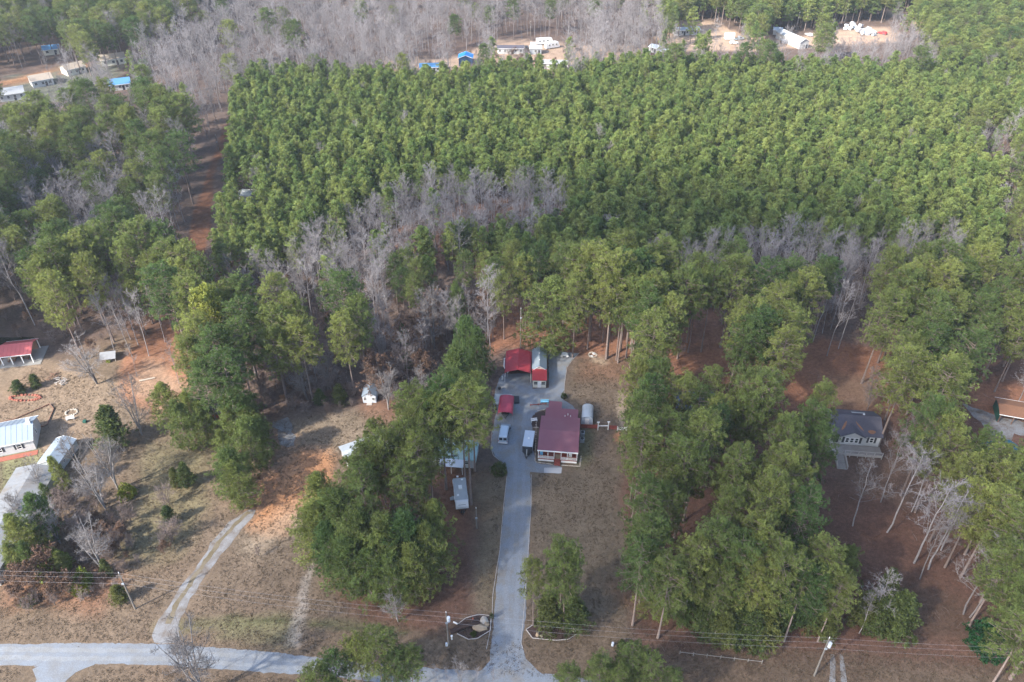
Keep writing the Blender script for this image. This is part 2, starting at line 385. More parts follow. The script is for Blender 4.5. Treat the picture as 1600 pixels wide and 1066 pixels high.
zone([(60,860),(140,880),(210,900),(160,960),(60,950),(0,960),(0,880)], redlit, 10, .55, 14, 5)
zone([(230,690),(330,700),(330,800),(290,860),(240,880),(190,870),(215,760)], green*1.2, 12, .35, 14, 6)
zone([(430,650),(540,640),(620,640),(560,700),(500,730),(440,760),(400,720)], pale*.85, 10, .5, 12, 7)
zone([(435,728),(480,700),(520,705),(535,725),(500,780),(450,825),(395,835),(385,815),(410,780)], clay, 7, .7, 16, 8)
zone([(440,800),(500,770),(480,830),(400,870),(370,850)], pale, 10, .5, 12, 9)
zone([(560,610),(640,630),(650,650),(600,665),(560,650)], redlit, 8, .5, 8, 10)
zone([(420,640),(470,690),(420,780),(400,800),(390,760),(420,700)], redlit*1.1, 8, .4, 8, 101)
zone([(640,735),(765,735),(770,800),(745,880),(735,960),(680,990),(560,960),(500,900),(490,840),(600,700)], litter, 9, .95, 12, 11)
zone([(690,740),(730,740),(735,830),(690,900),(670,830)], redlit, 8, .6, 10, 111)
zone([(735,740),(790,740),(785,960),(745,960),(750,830)], lawn*.85+green*.2, 8, .7, 8, 12)
zone([(900,670),(925,670),(925,720),(905,735),(900,735)], green, 4, .6, 5, 13)
zone([(905,560),(985,560),(985,600),(900,600)], redlit, 8, .45, 10, 14)
zone([(890,600),(980,600),(980,665),(930,665),(890,640)], lawn*1.12, 8, .8, 10, 15)
zone([(960,620),(985,610),(985,668),(966,668)], pale*1.2, 3, .7, 8, 151)
zone([(963,675),(982,675),(978,692),(964,690)], clay, 3, .8, 4, 16)
zone([(918,548),(945,560),(950,572),(925,565)], pale*1.2, 3, .6, 4, 161)
zone([(830,740),(900,740),(960,700),(975,800),(985,960),(830,960)], lawn*.78+greygr*.15, 9, .8, 12, 17)
zone([(790,480),(900,500),(1000,480),(990,560),(880,556),(870,545),(790,545),(770,560),(760,520)], redlit*1.15, 5, .85, 8, 18)
zone([(985,560),(1700,540),(1700,1200),(1010,1200),(990,950),(970,800),(985,690)], litter, 8, 1, 10, 19)
zone([(1040,480),(1130,480),(1135,570),(1060,590),(1030,540)], redlit*1.05, 6, .85, 9, 20)
zone([(1210,560),(1280,525),(1380,550),(1400,640),(1380,660),(1280,650),(1220,610)], redlit*1.1, 6, .9, 9, 21)
zone([(1270,590),(1370,590),(1372,645),(1290,640)], lawn*1.15, 10, .6, 9, 22)
zone([(1000,1010),(1270,1020),(1700,1060),(1700,1200),(850,1200),(860,1060)], lawn*.82, 12, .85, 14, 23)
zone([(1400,900),(1500,930),(1560,1000),(1380,1010)], lawn*.7, 12, .5, 14, 231)
zone([(1500,600),(1600,600),(1700,640),(1600,660),(1520,640)], redlit*1.25, 5, .9, 6, 24)
zone([(1290,700),(1450,700),(1450,800),(1300,760)], lawn*.7, 9, .35, 9, 25)
zone([(0,1005),(500,1040),(500,1200),(-300,1200),(-300,1005)], lawn*.9, 9, .8, 9, 26)
zone([(240,975),(450,960),(450,975),(240,995)], green, 5, .5, 8, 27)
zone([(355,965),(470,965),(460,1010),(330,1000)], green*1.1, 7, .45, 8, 271)
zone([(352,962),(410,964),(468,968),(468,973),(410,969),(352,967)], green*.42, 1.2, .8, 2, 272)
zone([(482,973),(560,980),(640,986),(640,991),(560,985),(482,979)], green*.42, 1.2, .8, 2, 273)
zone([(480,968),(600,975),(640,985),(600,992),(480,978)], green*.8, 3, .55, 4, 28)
zone([(950,905),(985,900),(990,950),(960,945)], clay*.5, 6, .3, 6, 29)
zone([(484,880),(497,880),(480,940),(470,1012),(446,1010),(452,980),(468,930)], np.array([.25,.225,.20]), 3, .6, 3, 30)
zone([(430,900),(445,900),(452,960),(440,965)], lawn*.7, 4, .5, 4, 301)
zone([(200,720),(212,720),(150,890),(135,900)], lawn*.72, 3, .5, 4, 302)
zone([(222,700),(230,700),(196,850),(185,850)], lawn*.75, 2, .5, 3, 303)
# road cut and far clearings
zone([(350,195),(362,200),(335,270),(330,350),(315,420),(285,420),(300,340),(325,270)], redlit*.7, 2, .95, 3, 31)
zone([(180,470),(290,400),(260,520),(270,560),(210,560)], redlit*.6, 6, .6, 8, 311)
zone([(600,90),(700,92),(760,70),(780,60),(880,68),(1010,72),(1010,100),(880,115),(600,115)], pink*.85, 2, .8, 5, 32)
zone([(1040,32),(1110,33),(1160,55),(1230,60),(1330,45),(1400,45),(1400,66),(1290,72),(1180,80),(1060,80),(1020,60)], pink, 2, .9, 5, 34)
zone([(1380,14),(1412,18),(1456,38),(1450,47),(1400,30)], pink, 1.5, .9, 2, 35)
zone([(0,120),(60,115),(120,95),(190,95),(190,130),(90,160),(0,170)], greygr, 3, .8, 5, 36)  # far left lawns, their shade painted into the grey-green colour
zone([(0,128),(40,118),(75,108),(60,124),(0,140)], clay*.8, 2, .7, 3, 37)
zone([(90,106),(140,95),(150,100),(100,118)], clay*.6, 2, .7, 3, 371)
zone([(600,300),(900,300),(860,420),(600,420)], redlit, 10, .5, 10, 38)
big = fbm(GX, GY, 30, 90)[..., None]; mid = fbm(GX, GY, 5, 95)[..., None]; fine = fbm(GX, GY, 1.6, 96, 2)[..., None]
COL *= .80+.25*big+.22*(mid-.5)*2*.6+.28*fine*.5+.05
hue = (fbm(GX, GY, 14, 97)-.5)[..., None]*np.array([.10, -.02, -.08])
COL *= 1+hue
nx, ny = len(gx), len(gy)
GZ = np.zeros(GX.shape)
V = np.stack([GX, GY, GZ], -1).reshape(-1, 3)
I = (np.arange(ny-1)[:, None]*nx+np.arange(nx-1)[None]).ravel()
T = np.concatenate([np.stack([I, I+1, I+1+nx], 1), np.stack([I, I+1+nx, I+nx], 1)])
def groundmat():
    m, t, b = newmat('ground litter and grass'); N = t.nodes; L = t.links
    at = N.new('ShaderNodeAttribute'); at.attribute_name = 'gcol'
    tc = N.new('ShaderNodeTexCoord'); out = at.outputs['Color']
    for s, lo, hi, det in ((1.3, .62, 1.42, 5), (.22, .74, 1.28, 6), (7, .6, 1.4, 2)):
        n = N.new('ShaderNodeTexNoise'); n.inputs['Scale'].default_value = s; n.inputs['Detail'].default_value = det; n.inputs['Roughness'].default_value = .7
        L.new(tc.outputs['Object'], n.inputs['Vector'])
        r = N.new('ShaderNodeMapRange'); r.inputs[1].default_value = .25; r.inputs[2].default_value = .75; r.inputs[3].default_value = lo; r.inputs[4].default_value = hi
        L.new(n.outputs['Fac'], r.inputs[0]); v = N.new('ShaderNodeVectorMath'); v.operation = 'SCALE'
        L.new(out, v.inputs[0]); L.new(r.outputs[0], v.inputs['Scale']); out = v.outputs[0]
    L.new(out, b.inputs['Base Color']); b.inputs['Roughness'].default_value = .95; b.inputs['Specular IOR Level'].default_value = .1
    n = N.new('ShaderNodeTexNoise'); n.inputs['Scale'].default_value = 2.5; n.inputs['Detail'].default_value = 6; L.new(tc.outputs['Object'], n.inputs['Vector'])
    bp = N.new('ShaderNodeBump'); bp.inputs['Distance'].default_value = .12; bp.inputs['Strength'].default_value = .5
    L.new(n.outputs['Fac'], bp.inputs['Height']); L.new(bp.outputs[0], b.inputs['Normal'])
    return m
gm = npmesh('ground', V, T, [groundmat()])
a = gm.attributes.new('gcol', 'FLOAT_COLOR', 'POINT'); c4 = np.ones((nx*ny, 4), dtype=np.float32); c4[:, :3] = np.clip(COL.reshape(-1, 3), 0, 1); a.data.foreach_set('color', c4.ravel())
ground = link('ground', gm); tag(ground, kind='structure')

# ------------------------------------------------------------ gravel sheets with uneven edges
def gravelmat(name, c, wear, patch=.0):
    m, t, b = newmat(name); N = t.nodes; L = t.links; tc = N.new('ShaderNodeTexCoord')
    n = N.new('ShaderNodeTexNoise'); n.inputs['Scale'].default_value = .35; n.inputs['Detail'].default_value = 8; n.inputs['Roughness'].default_value = .65
    n2 = N.new('ShaderNodeTexNoise'); n2.inputs['Scale'].default_value = 9; n2.inputs['Detail'].default_value = 3
    for q in (n, n2): L.new(tc.outputs['Object'], q.inputs['Vector'])
    r = N.new('ShaderNodeMapRange'); r.inputs[1].default_value = .42; r.inputs[2].default_value = .68; r.inputs[4].default_value = patch
    L.new(n.outputs['Fac'], r.inputs[0])
    mx = N.new('ShaderNodeMix'); mx.data_type = 'RGBA'; mx.inputs[6].default_value = (*c, 1); mx.inputs[7].default_value = (*wear, 1); L.new(r.outputs[0], mx.inputs[0])
    r2 = N.new('ShaderNodeMapRange'); r2.inputs[1].default_value = .3; r2.inputs[2].default_value = .7; r2.inputs[3].default_value = .78; r2.inputs[4].default_value = 1.2; L.new(n2.outputs['Fac'], r2.inputs[0])
    v = N.new('ShaderNodeVectorMath'); v.operation = 'SCALE'; L.new(mx.outputs[2], v.inputs[0]); L.new(r2.outputs[0], v.inputs['Scale'])
    L.new(v.outputs[0], b.inputs['Base Color']); b.inputs['Roughness'].default_value = .95; b.inputs['Specular IOR Level'].default_value = .1
    bp = N.new('ShaderNodeBump'); bp.inputs['Distance'].default_value = .05; bp.inputs['Strength'].default_value = .4
    L.new(n2.outputs['Fac'], bp.inputs['Height']); L.new(bp.outputs[0], b.inputs['Normal'])
    return m
M['gravel'] = gravelmat('blue grey gravel', (.19, .215, .25), (.195, .18, .16), .85)
M['road'] = gravelmat('pale gravel road', (.185, .205, .235), (.165, .16, .155), .8)
M['gravel_worn'] = gravelmat('worn gravel track', (.22, .22, .225), (.12, .09, .065), 1.0)
def sheet(name, pts, z, m, jit=.22, step=1.2, smooth=True, seed=0):
    """a flat sheet with an uneven outline; pts are photograph points"""
    W = [G(*p) for p in pts]; n = len(W); out = []; rr = random.Random(seed)
    for i in range(n):
        p0, p1, p2, p3 = W[(i-1) % n], W[i], W[(i+1) % n], W[(i+2) % n]
        k = max(1, int((p2-p1).length/step))
        for j in range(k):
            t = j/k
            q = .5*((2*p1)+(p2-p0)*t+(2*p0-5*p1+4*p2-p3)*t*t+(3*p1-p0-3*p2+p3)*t**3) if smooth else p1.lerp(p2, t)
            out.append((q.x+rr.gauss(0, jit), q.y+rr.gauss(0, jit), z))
    import bmesh
    bm = bmesh.new(); f = bm.faces.new([bm.verts.new(p) for p in out]); bmesh.ops.triangulate(bm, faces=[f])
    for f in bm.faces:
        if f.normal.z < 0: f.normal_flip()
    me = bpy.data.meshes.new(name); bm.to_mesh(me); bm.free(); me.materials.append(m)
    o = link(name, me); tag(o, kind='structure'); return o
sheet('road', [(-500,1000),(0,1006),(120,1005),(250,1007),(400,1017),(520,1030),(700,1046),(860,1054),(1100,1078),(1500,1115),(1500,1175),(1000,1125),(800,1090),(650,1075),(520,1058),(400,1050),(260,1040),(150,1038),(60,1041),(0,1039),(-500,1034)], .02, M['road'], .07, .6, seed=1)
sheet('side_road', [(62,1038),(150,1036),(132,1044),(105,1062),(80,1100),(20,1180),(-60,1180),(30,1100),(56,1062),(52,1046)], .028, M['road'], .1, seed=2)
sheet('driveway', [(828,738),(830,790),(824,900),(822,960),(815,1005),(822,1030),(845,1052),(870,1066),(735,1066),(765,1032),(770,990),(775,920),(782,850),(788,790),(793,735),(789,726),(773,713),(768,700),(770,672),(776,640),(773,612),(780,592),(786,584),(832,584),(832,608),(858,606),(857,552),(868,549),(905,552),(896,560),(885,574),(882,600),(880,616),(880,625),(895,634),(900,640),(850,640),(836,645),(832,660),(832,700),(838,724),(870,728),(878,731),(875,740),(850,739)], .036, M['gravel'], .06, .6, False, seed=3)
sheet('farm_track', [(388,797),(400,797),(372,835),(345,868),(318,905),(292,945),(278,985),(281,1004),(240,1004),(243,980),(262,950),(285,912),(310,880),(330,850),(358,818)], .02, M['gravel_worn'], .14, seed=4)
sheet('lot', [(1500,628),(1530,640),(1560,650),(1620,668),(1620,685),(1585,680),(1572,705),(1560,705),(1548,680),(1530,660)], .02, M['gravel_worn'], .25, seed=5)
sheet('wheel_track', [(1297,1022),(1303,1022),(1306,1050),(1306,1080),(1296,1080),(1297,1050)], .02, M['gravel_worn'], .06, seed=6)
sheet('wheel_track', [(1312,1022),(1317,1024),(1321,1050),(1323,1080),(1314,1080),(1314,1050)], .02, M['gravel_worn'], .06, seed=7)
sheet('gravel_patch', [(428,660),(445,655),(457,668),(460,695),(448,700),(440,685)], .012, M['gravel_worn'], .4, seed=9)
sheet('pond', [(-60,530),(52,527),(56,530),(30,537),(-60,542)], .02, mat('dark water', (.012, .016, .012), .12, spec=.5), .1, seed=10)
sheet('mulch_bed', [(716,975),(728,966),(748,961),(766,963),(768,985),(746,998),(733,999),(715,991)], .02, mat('dark mulch', (.055, .035, .03), .95, var=.5, scale=4, bump=.6), .05, seed=11)
sheet('mulch_bed', [(823,984),(842,972),(896,980),(905,987),(888,999),(868,1000),(832,997)], .02, bpy.data.materials['dark mulch'], .05, seed=12)
sheet('mulch_bed', [(832,668),(832,650),(840,645),(850,642),(852,645),(846,668)], .045, bpy.data.materials['dark mulch'], .03, seed=13)

# worn wheel tracks on road and drive, and the grass strip in the farm track
M['rut'] = gravelmat('packed wheel track', (.215, .23, .25), (.18, .175, .165), .8)
M['rut_drive'] = gravelmat('packed drive track', (.21, .23, .26), (.18, .19, .205), .8)
M['median'] = mat_early = gravelmat('grass strip', (.135, .11, .07), (.20, .17, .13), .8)
def strip(name, pts, w0, z, m, seed):
    """strip along photograph points, half width in metres"""
    W = [G(*p) for p in pts]; rr = random.Random(seed); L_ = []; R_ = []
    q = []
    for i in range(len(W)-1):
        k = max(1, int((W[i+1]-W[i]).length/.8)); q += [W[i].lerp(W[i+1], j/k) for j in range(k)]
    q.append(W[-1]); V = []; Fc = []
    for i, p in enumerate(q):
        d = (q[min(i+1, len(q)-1)]-q[max(i-1, 0)]).normalized(); n = Vector((-d.y, d.x, 0)); a = w0*rr.uniform(.55, 1.3); b = w0*rr.uniform(.55, 1.3)
        V += [(p.x+n.x*a, p.y+n.y*a, z), (p.x-n.x*b, p.y-n.y*b, z)]
        if i: Fc.append((2*i-2, 2*i-1, 2*i+1, 2*i))
    me = bpy.data.meshes.new(name); me.from_pydata(V, [], Fc); me.materials.append(m); o = link(name, me); tag(o, kind='structure')
strip('road_wheel_track', [(-300,1010),(0,1015),(250,1017),(400,1026),(520,1039),(700,1056),(900,1070)], .45, .0325, M['rut'], 1)
strip('road_wheel_track', [(-300,1024),(0,1028),(250,1030),(400,1040),(520,1049),(700,1066),(900,1082)], .45, .0325, M['rut'], 2)
strip('drive_wheel_track', [(797,1045),(795,1000),(790,930),(800,850),(804,770),(806,730),(808,700)], .4, .044, M['rut_drive'], 3)
strip('drive_wheel_track', [(812,1045),(806,1000),(808,930),(814,850),(818,770),(819,735),(814,690),(822,640)], .4, .044, M['rut_drive'], 4)
strip('grass_median', [(262,975),(274,948),(300,908),(322,876),(342,848),(365,822),(390,800)], .45, .028, M['median'], 5)
# dry grass tufts and fallen sticks over the near ground, too many to count
def scatter(name, n, proto, region, avoid, seed, smin, smax):
    rs = np.random.default_rng(seed); X = rs.uniform(-115, 115, n*3); Y = 68+(rs.uniform(0, 1, n*3)**1.2)*120
    fz = Y*C_+H*S_; fx = 800+F*X/fz; fy = 533-F*(Y*S_-H*C_)/fz; ok = inside(region, fx, fy)
    for a in avoid: ok &= ~inside(a, fx, fy)
    X = X[ok][:n]; Y = Y[ok][:n]; m = len(X)
    me = bpy.data.meshes.new(name); me.vertices.add(m); me.vertices.foreach_set('co', np.stack([X, Y, np.zeros(m)], 1).astype(np.float32).ravel())
    for nm, v in (('turn', np.stack([np.zeros(m), np.zeros(m), rs.uniform(0, 6.28, m)], 1)), ('size', np.repeat(rs.uniform(smin, smax, (m, 1)), 3, 1))):
        a = me.attributes.new(nm, 'FLOAT_VECTOR', 'POINT'); a.data.foreach_set('vector', v.astype(np.float32).ravel())
    o = link(name, me); c = bpy.data.collections.new(name+' sources')
    for p in proto: c.objects.link(bpy.data.objects.new('source', p))
    ng = bpy.data.node_groups.new(name, 'GeometryNodeTree'); ng.interface.new_socket('Geometry', in_out='INPUT', socket_type='NodeSocketGeometry'); ng.interface.new_socket('Geometry', in_out='OUTPUT', socket_type='NodeSocketGeometry')
    N = ng.nodes; L = ng.links; gi = N.new('NodeGroupInput'); go = N.new('NodeGroupOutput'); ci = N.new('GeometryNodeCollectionInfo'); ci.inputs['Collection'].default_value = c; ci.inputs['Separate Children'].default_value = True; ci.inputs['Reset Children'].default_value = True
    ip = N.new('GeometryNodeInstanceOnPoints'); ip.inputs['Pick Instance'].default_value = True; L.new(gi.outputs[0], ip.inputs['Points']); L.new(ci.outputs[0], ip.inputs['Instance'])
    def na(n_):
        q = N.new('GeometryNodeInputNamedAttribute'); q.data_type = 'FLOAT_VECTOR'; q.inputs['Name'].default_value = n_; return [x for x in q.outputs if x.enabled and x.name == 'Attribute'][0]
    e = N.new('FunctionNodeEulerToRotation'); L.new(na('turn'), e.inputs[0]); L.new(e.outputs[0], ip.inputs['Rotation']); L.new(na('size'), ip.inputs['Scale']); L.new(ip.outputs[0], go.inputs[0])
    md = o.modifiers.new('scatter', 'NODES'); md.node_group = ng; tag(o, kind='stuff'); return o
M['dry'] = leafmat('dry grass blades', (.15, .115, .082), (.21, .165, .115), var=.3, trans=.5)
M['duff'] = leafmat('pine straw', (.12, .07, .05), (.19, .11, .08), var=.35, trans=.5)
def tuft(seed, m, r, h):
    rs = np.random.default_rng(seed); c = np.stack([rs.normal(0, r, 9), rs.normal(0, r, 9), np.zeros(9)], 1); V, T, A = blades(c, np.repeat([[0, 0, 1.]], 9, 0), rs.uniform(0, 1, 9), 3, h, .10, rs, 1.4, .3)
    return npmesh('tuft', V, T, [m], attr=A)
def stick(seed):
    rs = np.random.default_rng(seed); p = np.array([0, 0, .06]); sg = []
    d = np.array([1., 0, .02])
    for i in range(4): q = p+d*.5; sg.append((p, q, .035-.006*i, .03-.006*i)); sg.append((q, q+unit(d+rs.normal(0, .6, 3)*[1, 1, .2])*.4, .015, .008)); p = q; d = unit(d+rs.normal(0, .25, 3)*[1, 1, .1])
    V, T = tubes(sg, 3); return npmesh('stick', V, T, [M['twigbrown']])
DRV = [(768,1000),(775,900),(782,790),(785,735),(765,700),(765,640),(775,590),(830,545),(905,545),(890,600),(905,640),(910,730),(880,742),(835,742),(832,900),(820,1010)]
AV = [DRV, [(-50,1000),(250,1003),(520,1028),(870,1060),(870,1110),(520,1068),(250,1043),(-50,1042)], [(235,1005),(240,975),(300,880),(385,795),(403,797),(290,960),(285,1005)], [(40,1040),(155,1036),(100,1100),(0,1100)]]
LAWN = [(-50,560),(230,600),(420,650),(640,640),(560,740),(480,900),(560,960),(690,985),(760,960),(770,740),(905,560),(985,560),(985,700),(960,800),(990,960),(1200,1010),(1650,1030),(1650,1100),(-50,1100)]
scatter('dry_grass', 20000, [tuft(1, M['dry'], .35, .10), tuft(2, M['dry'], .5, .09), tuft(3, M['dry'], .25, .13)], LAWN, AV, 31, .5, 1.3)
scatter('pine_straw', 12000, [tuft(4, M['duff'], .45, .08), tuft(5, M['duff'], .6, .07)], [(560,480),(1650,440),(1650,1050),(1000,1050),(985,560),(900,550),(640,640),(760,740),(760,980),(500,960),(500,850),(600,640)], AV+[[(905,560),(985,560),(985,700),(960,800),(990,960),(830,960),(835,742),(905,735)]], 32, .6, 1.5)
scatter('fallen_sticks', 500, [stick(1), stick(2), stick(3)], [(0,540),(700,540),(1650,500),(1650,1040),(0,1040)], AV, 33, .4, 1.1)
# ------------------------------------------------------------ trees: where each kind stands
specs = []            # kind, x, y, scale(height factor), rot, width factor, place phrase
def base_of(px, py, h, frac=.78):
    g = G(px, py, h*frac); return g.x, g.y
hand = []
def crown(kind, px, py, h, wf=1.0, var=None, zone_='', frac=.78):
    x, y = base_of(px, py, h, frac); hand.append(dict(kind=kind, x=x, y=y, h=h, wf=wf, var=var, zone=zone_, hand=True))
def foot(kind, px, py, h, wf=1.0, var=None, zone_=''):
    g = G(px, py); hand.append(dict(kind=kind, x=g.x, y=g.y, h=h, wf=wf, var=var, zone=zone_, hand=True))
# pines standing at the edge of the home yard, with long bare stems
for px, py, h, wf in [(947,561,29,.95),(963,563,26,.8),(921,532,27,1.05),(903,521,25,.9),(978,560,26,.8),(984,575,25,.75),(994,590,25,.8),(1008,566,25,.9),(970,548,27,.8),
                      (817,521,22,.8),(985,545,26,.9),(1002,540,25,1.),(880,505,22,.9),(937,512,24,.9),(1020,520,26,1.),(957,505,26,.95),(1129,507,24,1.),(1095,550,24,.8),(1075,551,23,.8),(1270,525,22,.9),(1255,530,22,.9),(1205,565,23,.9)]:
    foot('pine_tall', px, py, h, wf, zone_='yard')
for px, py, h, wf in [(862,497,20,1.15),(735,552,18,.85),(716,606,20,.9),(741,566,17,.7)]: crown('pine_full', px, py, h, wf, frac=.5)
for px, py, h, wf in [(242,424,22,.95),(270,411,25,.95),(293,416,25,.95),(265,453,25,1.1),(296,462,24,1.),(318,432,23,.9),(374,466,24,1.05),(350,478,23,.9),(383,508,24,1.),(434,466,25,.9),(458,495,23,.85),
                      (425,515,23,.9),(470,532,22,.9),(430,545,21,.9),(535,466,26,.9),(560,498,23,.8),(313,526,24,1.),(335,552,24,1.1),(300,560,22,.9),(352,585,23,1.),(318,594,21,1.),
                      (540,520,22,.9),(372,540,24,.9)]: crown('pine', px, py, h, wf)
crown('pine_yellow', 324, 490, 25, .95)
for px, py, h in [(615,420,17),(634,412,18),(650,428,17),(627,440,16),(648,450,16),(725,412,17),(772,430,20),(787,452,19),(845,405,19),(822,425,22),(757,420,17),(800,400,17),
                  (922,408,24),(900,462,23),(925,445,24),(950,430,25),(958,458,24),(990,430,25),(905,420,23),(975,470,23),(1000,455,24),(870,410,20)]: crown('pine', px, py, h, .8)
crown('pine_full', 712, 485, 15, .55, frac=.5); crown('pine_full', 665, 440, 15, .7, frac=.5)
for px, py, h, wf in [(1022,421,24,1.),(1015,474,25,1.),(1022,530,25,1.),(1075,455,25,.9),(1090,431,25,1.),(1146,438,25,1.),(1202,447,25,1.),(1232,446,25,1.),(1259,458,25,.95),(1210,481,25,1.),(1161,504,24,1.),
                      (1187,522,24,1.),(1225,514,24,1.),(1225,549,23,1.),(1165,530,23,.9),(1010,500,25,.9),(1040,498,25,.8)]: crown('pine', px, py, h, wf)
# left yard, full pines to the ground
for px, py, h, wf in [(263,640,12,.9),(285,672,13,.95),(320,668,11,1.1),(300,650,11,.9),(372,655,14,1.15),(392,700,13,1.1),(352,705,9,.9),(362,745,12,1.1),(375,765,12,1.),(362,610,13,.8),(390,660,12,.9),(405,690,11,.9)]:
    crown('pine_full', px, py, h, wf, frac=.45)
for px, py, h, wf in [(40,850,11,1.),(62,818,12,.8),(30,835,9,.8),(45,875,8,.8),(20,875,7,.9),(92,745,9,.6),(75,775,6,.7),(95,882,6,.8)]: crown('pine_full', px, py, h, wf, frac=.45)
for px, py, h, wf in [(172,672,10,1.35),(290,745,6,1.),(262,806,4.5,1.1),(272,748,4.5,1.1),(184,930,4,1.25),(28,606,3.6,1.5),(54,597,3.4,1.4),(165,888,4,1.1),(895,962,8,1.15),(858,957,8.5,1.),(1175,985,9,1.3),(1140,965,8,1.2),
                      (1205,960,9,1.2),(1100,970,8,1.),(1400,965,10,1.25),(1372,968,8,1.),(1350,955,8,.9),(1290,975,7,1.2),(1230,955,8,1.),(635,560,7,.8),(530,618,5,1.2),(500,622,4,1.3),(630,522,6,.7),(1385,930,10,.9)]:
    crown('cedar', px, py, h, wf, frac=.45)
crown('magnolia', 1540, 1003, 6, 1., frac=.55)
# island and verge pines
for px, py, h, wf in [(833,977,16.5,.62),(880,984,21.5,.78),(872,980,19,.65)]: foot('pine', px, py, h, wf)
for px, py, h, wf in [(590,1026,15,1.15),(612,1048,13,1.),(560,1030,13,.9),(525,1048,12,1.1),(640,1040,13,.9),(500,1070,12,1.)]: crown('pine', px, py, h, wf, frac=.65)
for px, py, h, wf in [(890,1064,11,1.),(935,1050,13,1.),(985,1040,13,1.),(1012,1048,13,.95),(1045,1066,11,.9),(965,1068,12,1.),(1595,1000,20,1.)]: crown('pine', px, py, h, wf, frac=.7)
# tall pines by the camper and the carports
for px, py, h, wf in [(736,788,29,1.05),(697,765,27,.9),(727,752,26,.8)]: foot('pine_tall', px, py, h, wf)
for px, py, h, wf in [(738,628,24,.85),(655,668,24,.95),(640,640,23,.9),(690,650,25,.9),(668,690,24,.85),(700,620,24,.85)]: crown('pine', px, py, h, wf)
for px, py, h, wf in [(505,800,16,1.),(500,835,15,1.05),(520,862,14,1.),(545,885,14,1.05),(575,902,13,1.05),(610,905,13,1.1),(645,898,14,1.),(668,872,15,1.),(560,860,17,1.),(600,870,17,1.),(635,865,17,1.),(530,830,18,.95),(680,840,16,.8),(1150,938,12,.9),(1268,930,14,.9),(1310,900,14,.8)]: crown('pine_full', px, py, h, wf, frac=.5)
for px, py, h, wf in [(1025,930,11,1.1),(1068,948,9,1.2),(1215,945,10,1.2),(1245,952,8,1.2)]: crown('pine_full', px, py, h, wf, frac=.5)
for px, py, h, wf in [(1110,955,8,1.5),(1155,965,9,1.4),(1130,985,7,1.3),(1190,975,9,1.4)]: crown('cedar', px, py, h, wf, frac=.45)
for px, py, h, wf in [(1555,800,22,1.),(1590,840,22,1.),(1570,880,21,1.),(1600,920,21,1.),(1525,790,21,.9),(1500,745,22,.9),(1598,790,22,1.),(1560,765,22,.9),(1478,690,24,.9),(1068,622,23,.8),(1088,640,22,.7),(1280,640,22,.7),(1003,880,21,.9),(1045,905,20,.95),(1085,880,21,.95),(1118,912,18,.9),(1150,870,22,.95),(1180,900,20,1.),(1222,885,22,.95),(1255,915,19,.95),(1290,880,21,.9),(1308,925,17,.85),(1015,840,22,.9),(1120,850,23,.9),(1190,855,23,.9),(575,722,22,.9),(602,712,23,.9),(556,748,20,.9),(590,696,21,.7),(625,700,23,.9),(1552,735,22,.9),(1592,742,23,1.),(1530,712,22,.9),(1268,672,23,.85),(1275,700,22,.8),(1600,715,20,.7)]: crown('pine', px, py, h, wf)
# bare trees one can tell apart
for px, py, h, wf, k in [(1386,832,22,.95,'bare'),(1332,822,17,.95,'bare'),(1376,785,19,.8,'bare'),(1424,800,21,.7,'bare'),(1428,880,22,1.1,'bare'),(1450,890,21,1.,'bare'),(1470,860,20,1.,'bare'),(1505,960,19,1.,'bare'),
                         (1515,965,18,1.,'bare'),(1560,930,18,.9,'bare'),(1437,905,15,.9,'bare'),(1355,975,14,.9,'bare'),(1342,990,10,.9,'bare'),(1292,556,21,.7,'bare'),(1270,535,19,.6,'bare'),(1310,545,19,.7,'bare'),
                         (607,640,12,1.05,'bare_wide'),(480,625,12,.9,'bare_wide'),(762,532,22,.8,'bare'),(770,530,16,.8,'bare'),(678,545,17,1.1,'bare_wide'),(718,545,15,.8,'bare_wide'),(690,528,14,.9,'bare'),(735,535,15,.7,'bare'),
                         (152,600,13,1.25,'bare_wide'),(222,680,16,.75,'bare_wide'),(216,592,10,.6,'bare'),(185,765,15,1.1,'bare_wide'),(165,795,13,1.1,'bare_wide'),(160,890,13,1.1,'bare_wide'),(66,770,9,.8,'bare_wide'),
                         (35,815,9,.8,'bare_wide'),(130,740,12,.9,'bare_wide'),(95,850,11,.9,'bare_wide'),(320,1090,19,.9,'bare_wide'),(298,1075,12,.6,'bare'),(622,972,9,.8,'bare_wide'),(720,1078,8,.6,'bare_wide'),(745,1080,7,.5,'bare'),
                         (700,1082,7,.5,'bare'),(772,1076,6,.5,'bare'),(680,1085,8,.5,'bare'),(258,535,17,.6,'bare'),(280,600,13,.6,'bare'),(600,585,12,.8,'bare_wide'),(322,645,8,.9,'bare_wide'),(1010,660,9,.9,'bare_brown'),
                         (1060,560,6,1.,'bare_brown'),(1585,640,15,.9,'bare'),(1392,740,16,.6,'bare'),(1590,470,13,1.3,'bare_wide'),(840,975,9,.7,'bare'),(662,620,9,.9,'bare_wide'),(1355,640,12,.8,'bare_brown')]:
    foot(k, px, py, h, wf*(1.3 if k == 'bare' else 1.05))
for px, py, h, wf in [(265,788,5.5,1.3),(270,846,6,1.4),(258,857,4,1.2),(405,870,3,.7),(130,835,7,1.3),(110,800,7,1.2),(205,815,6,1.),(190,860,6,1.),(560,905,5,.8),(610,600,6,1.2),(770,600,7,.6),(765,640,7,.6)]: foot('bare_brown', px, py, h, wf)
for px, py, h, wf in [(60,925,7,1.),(85,900,7,.8),(100,930,5,1.),(262,865,3,1.),(118,925,5,.9),(40,940,5,1.)]: foot('oak', px, py, h, wf)
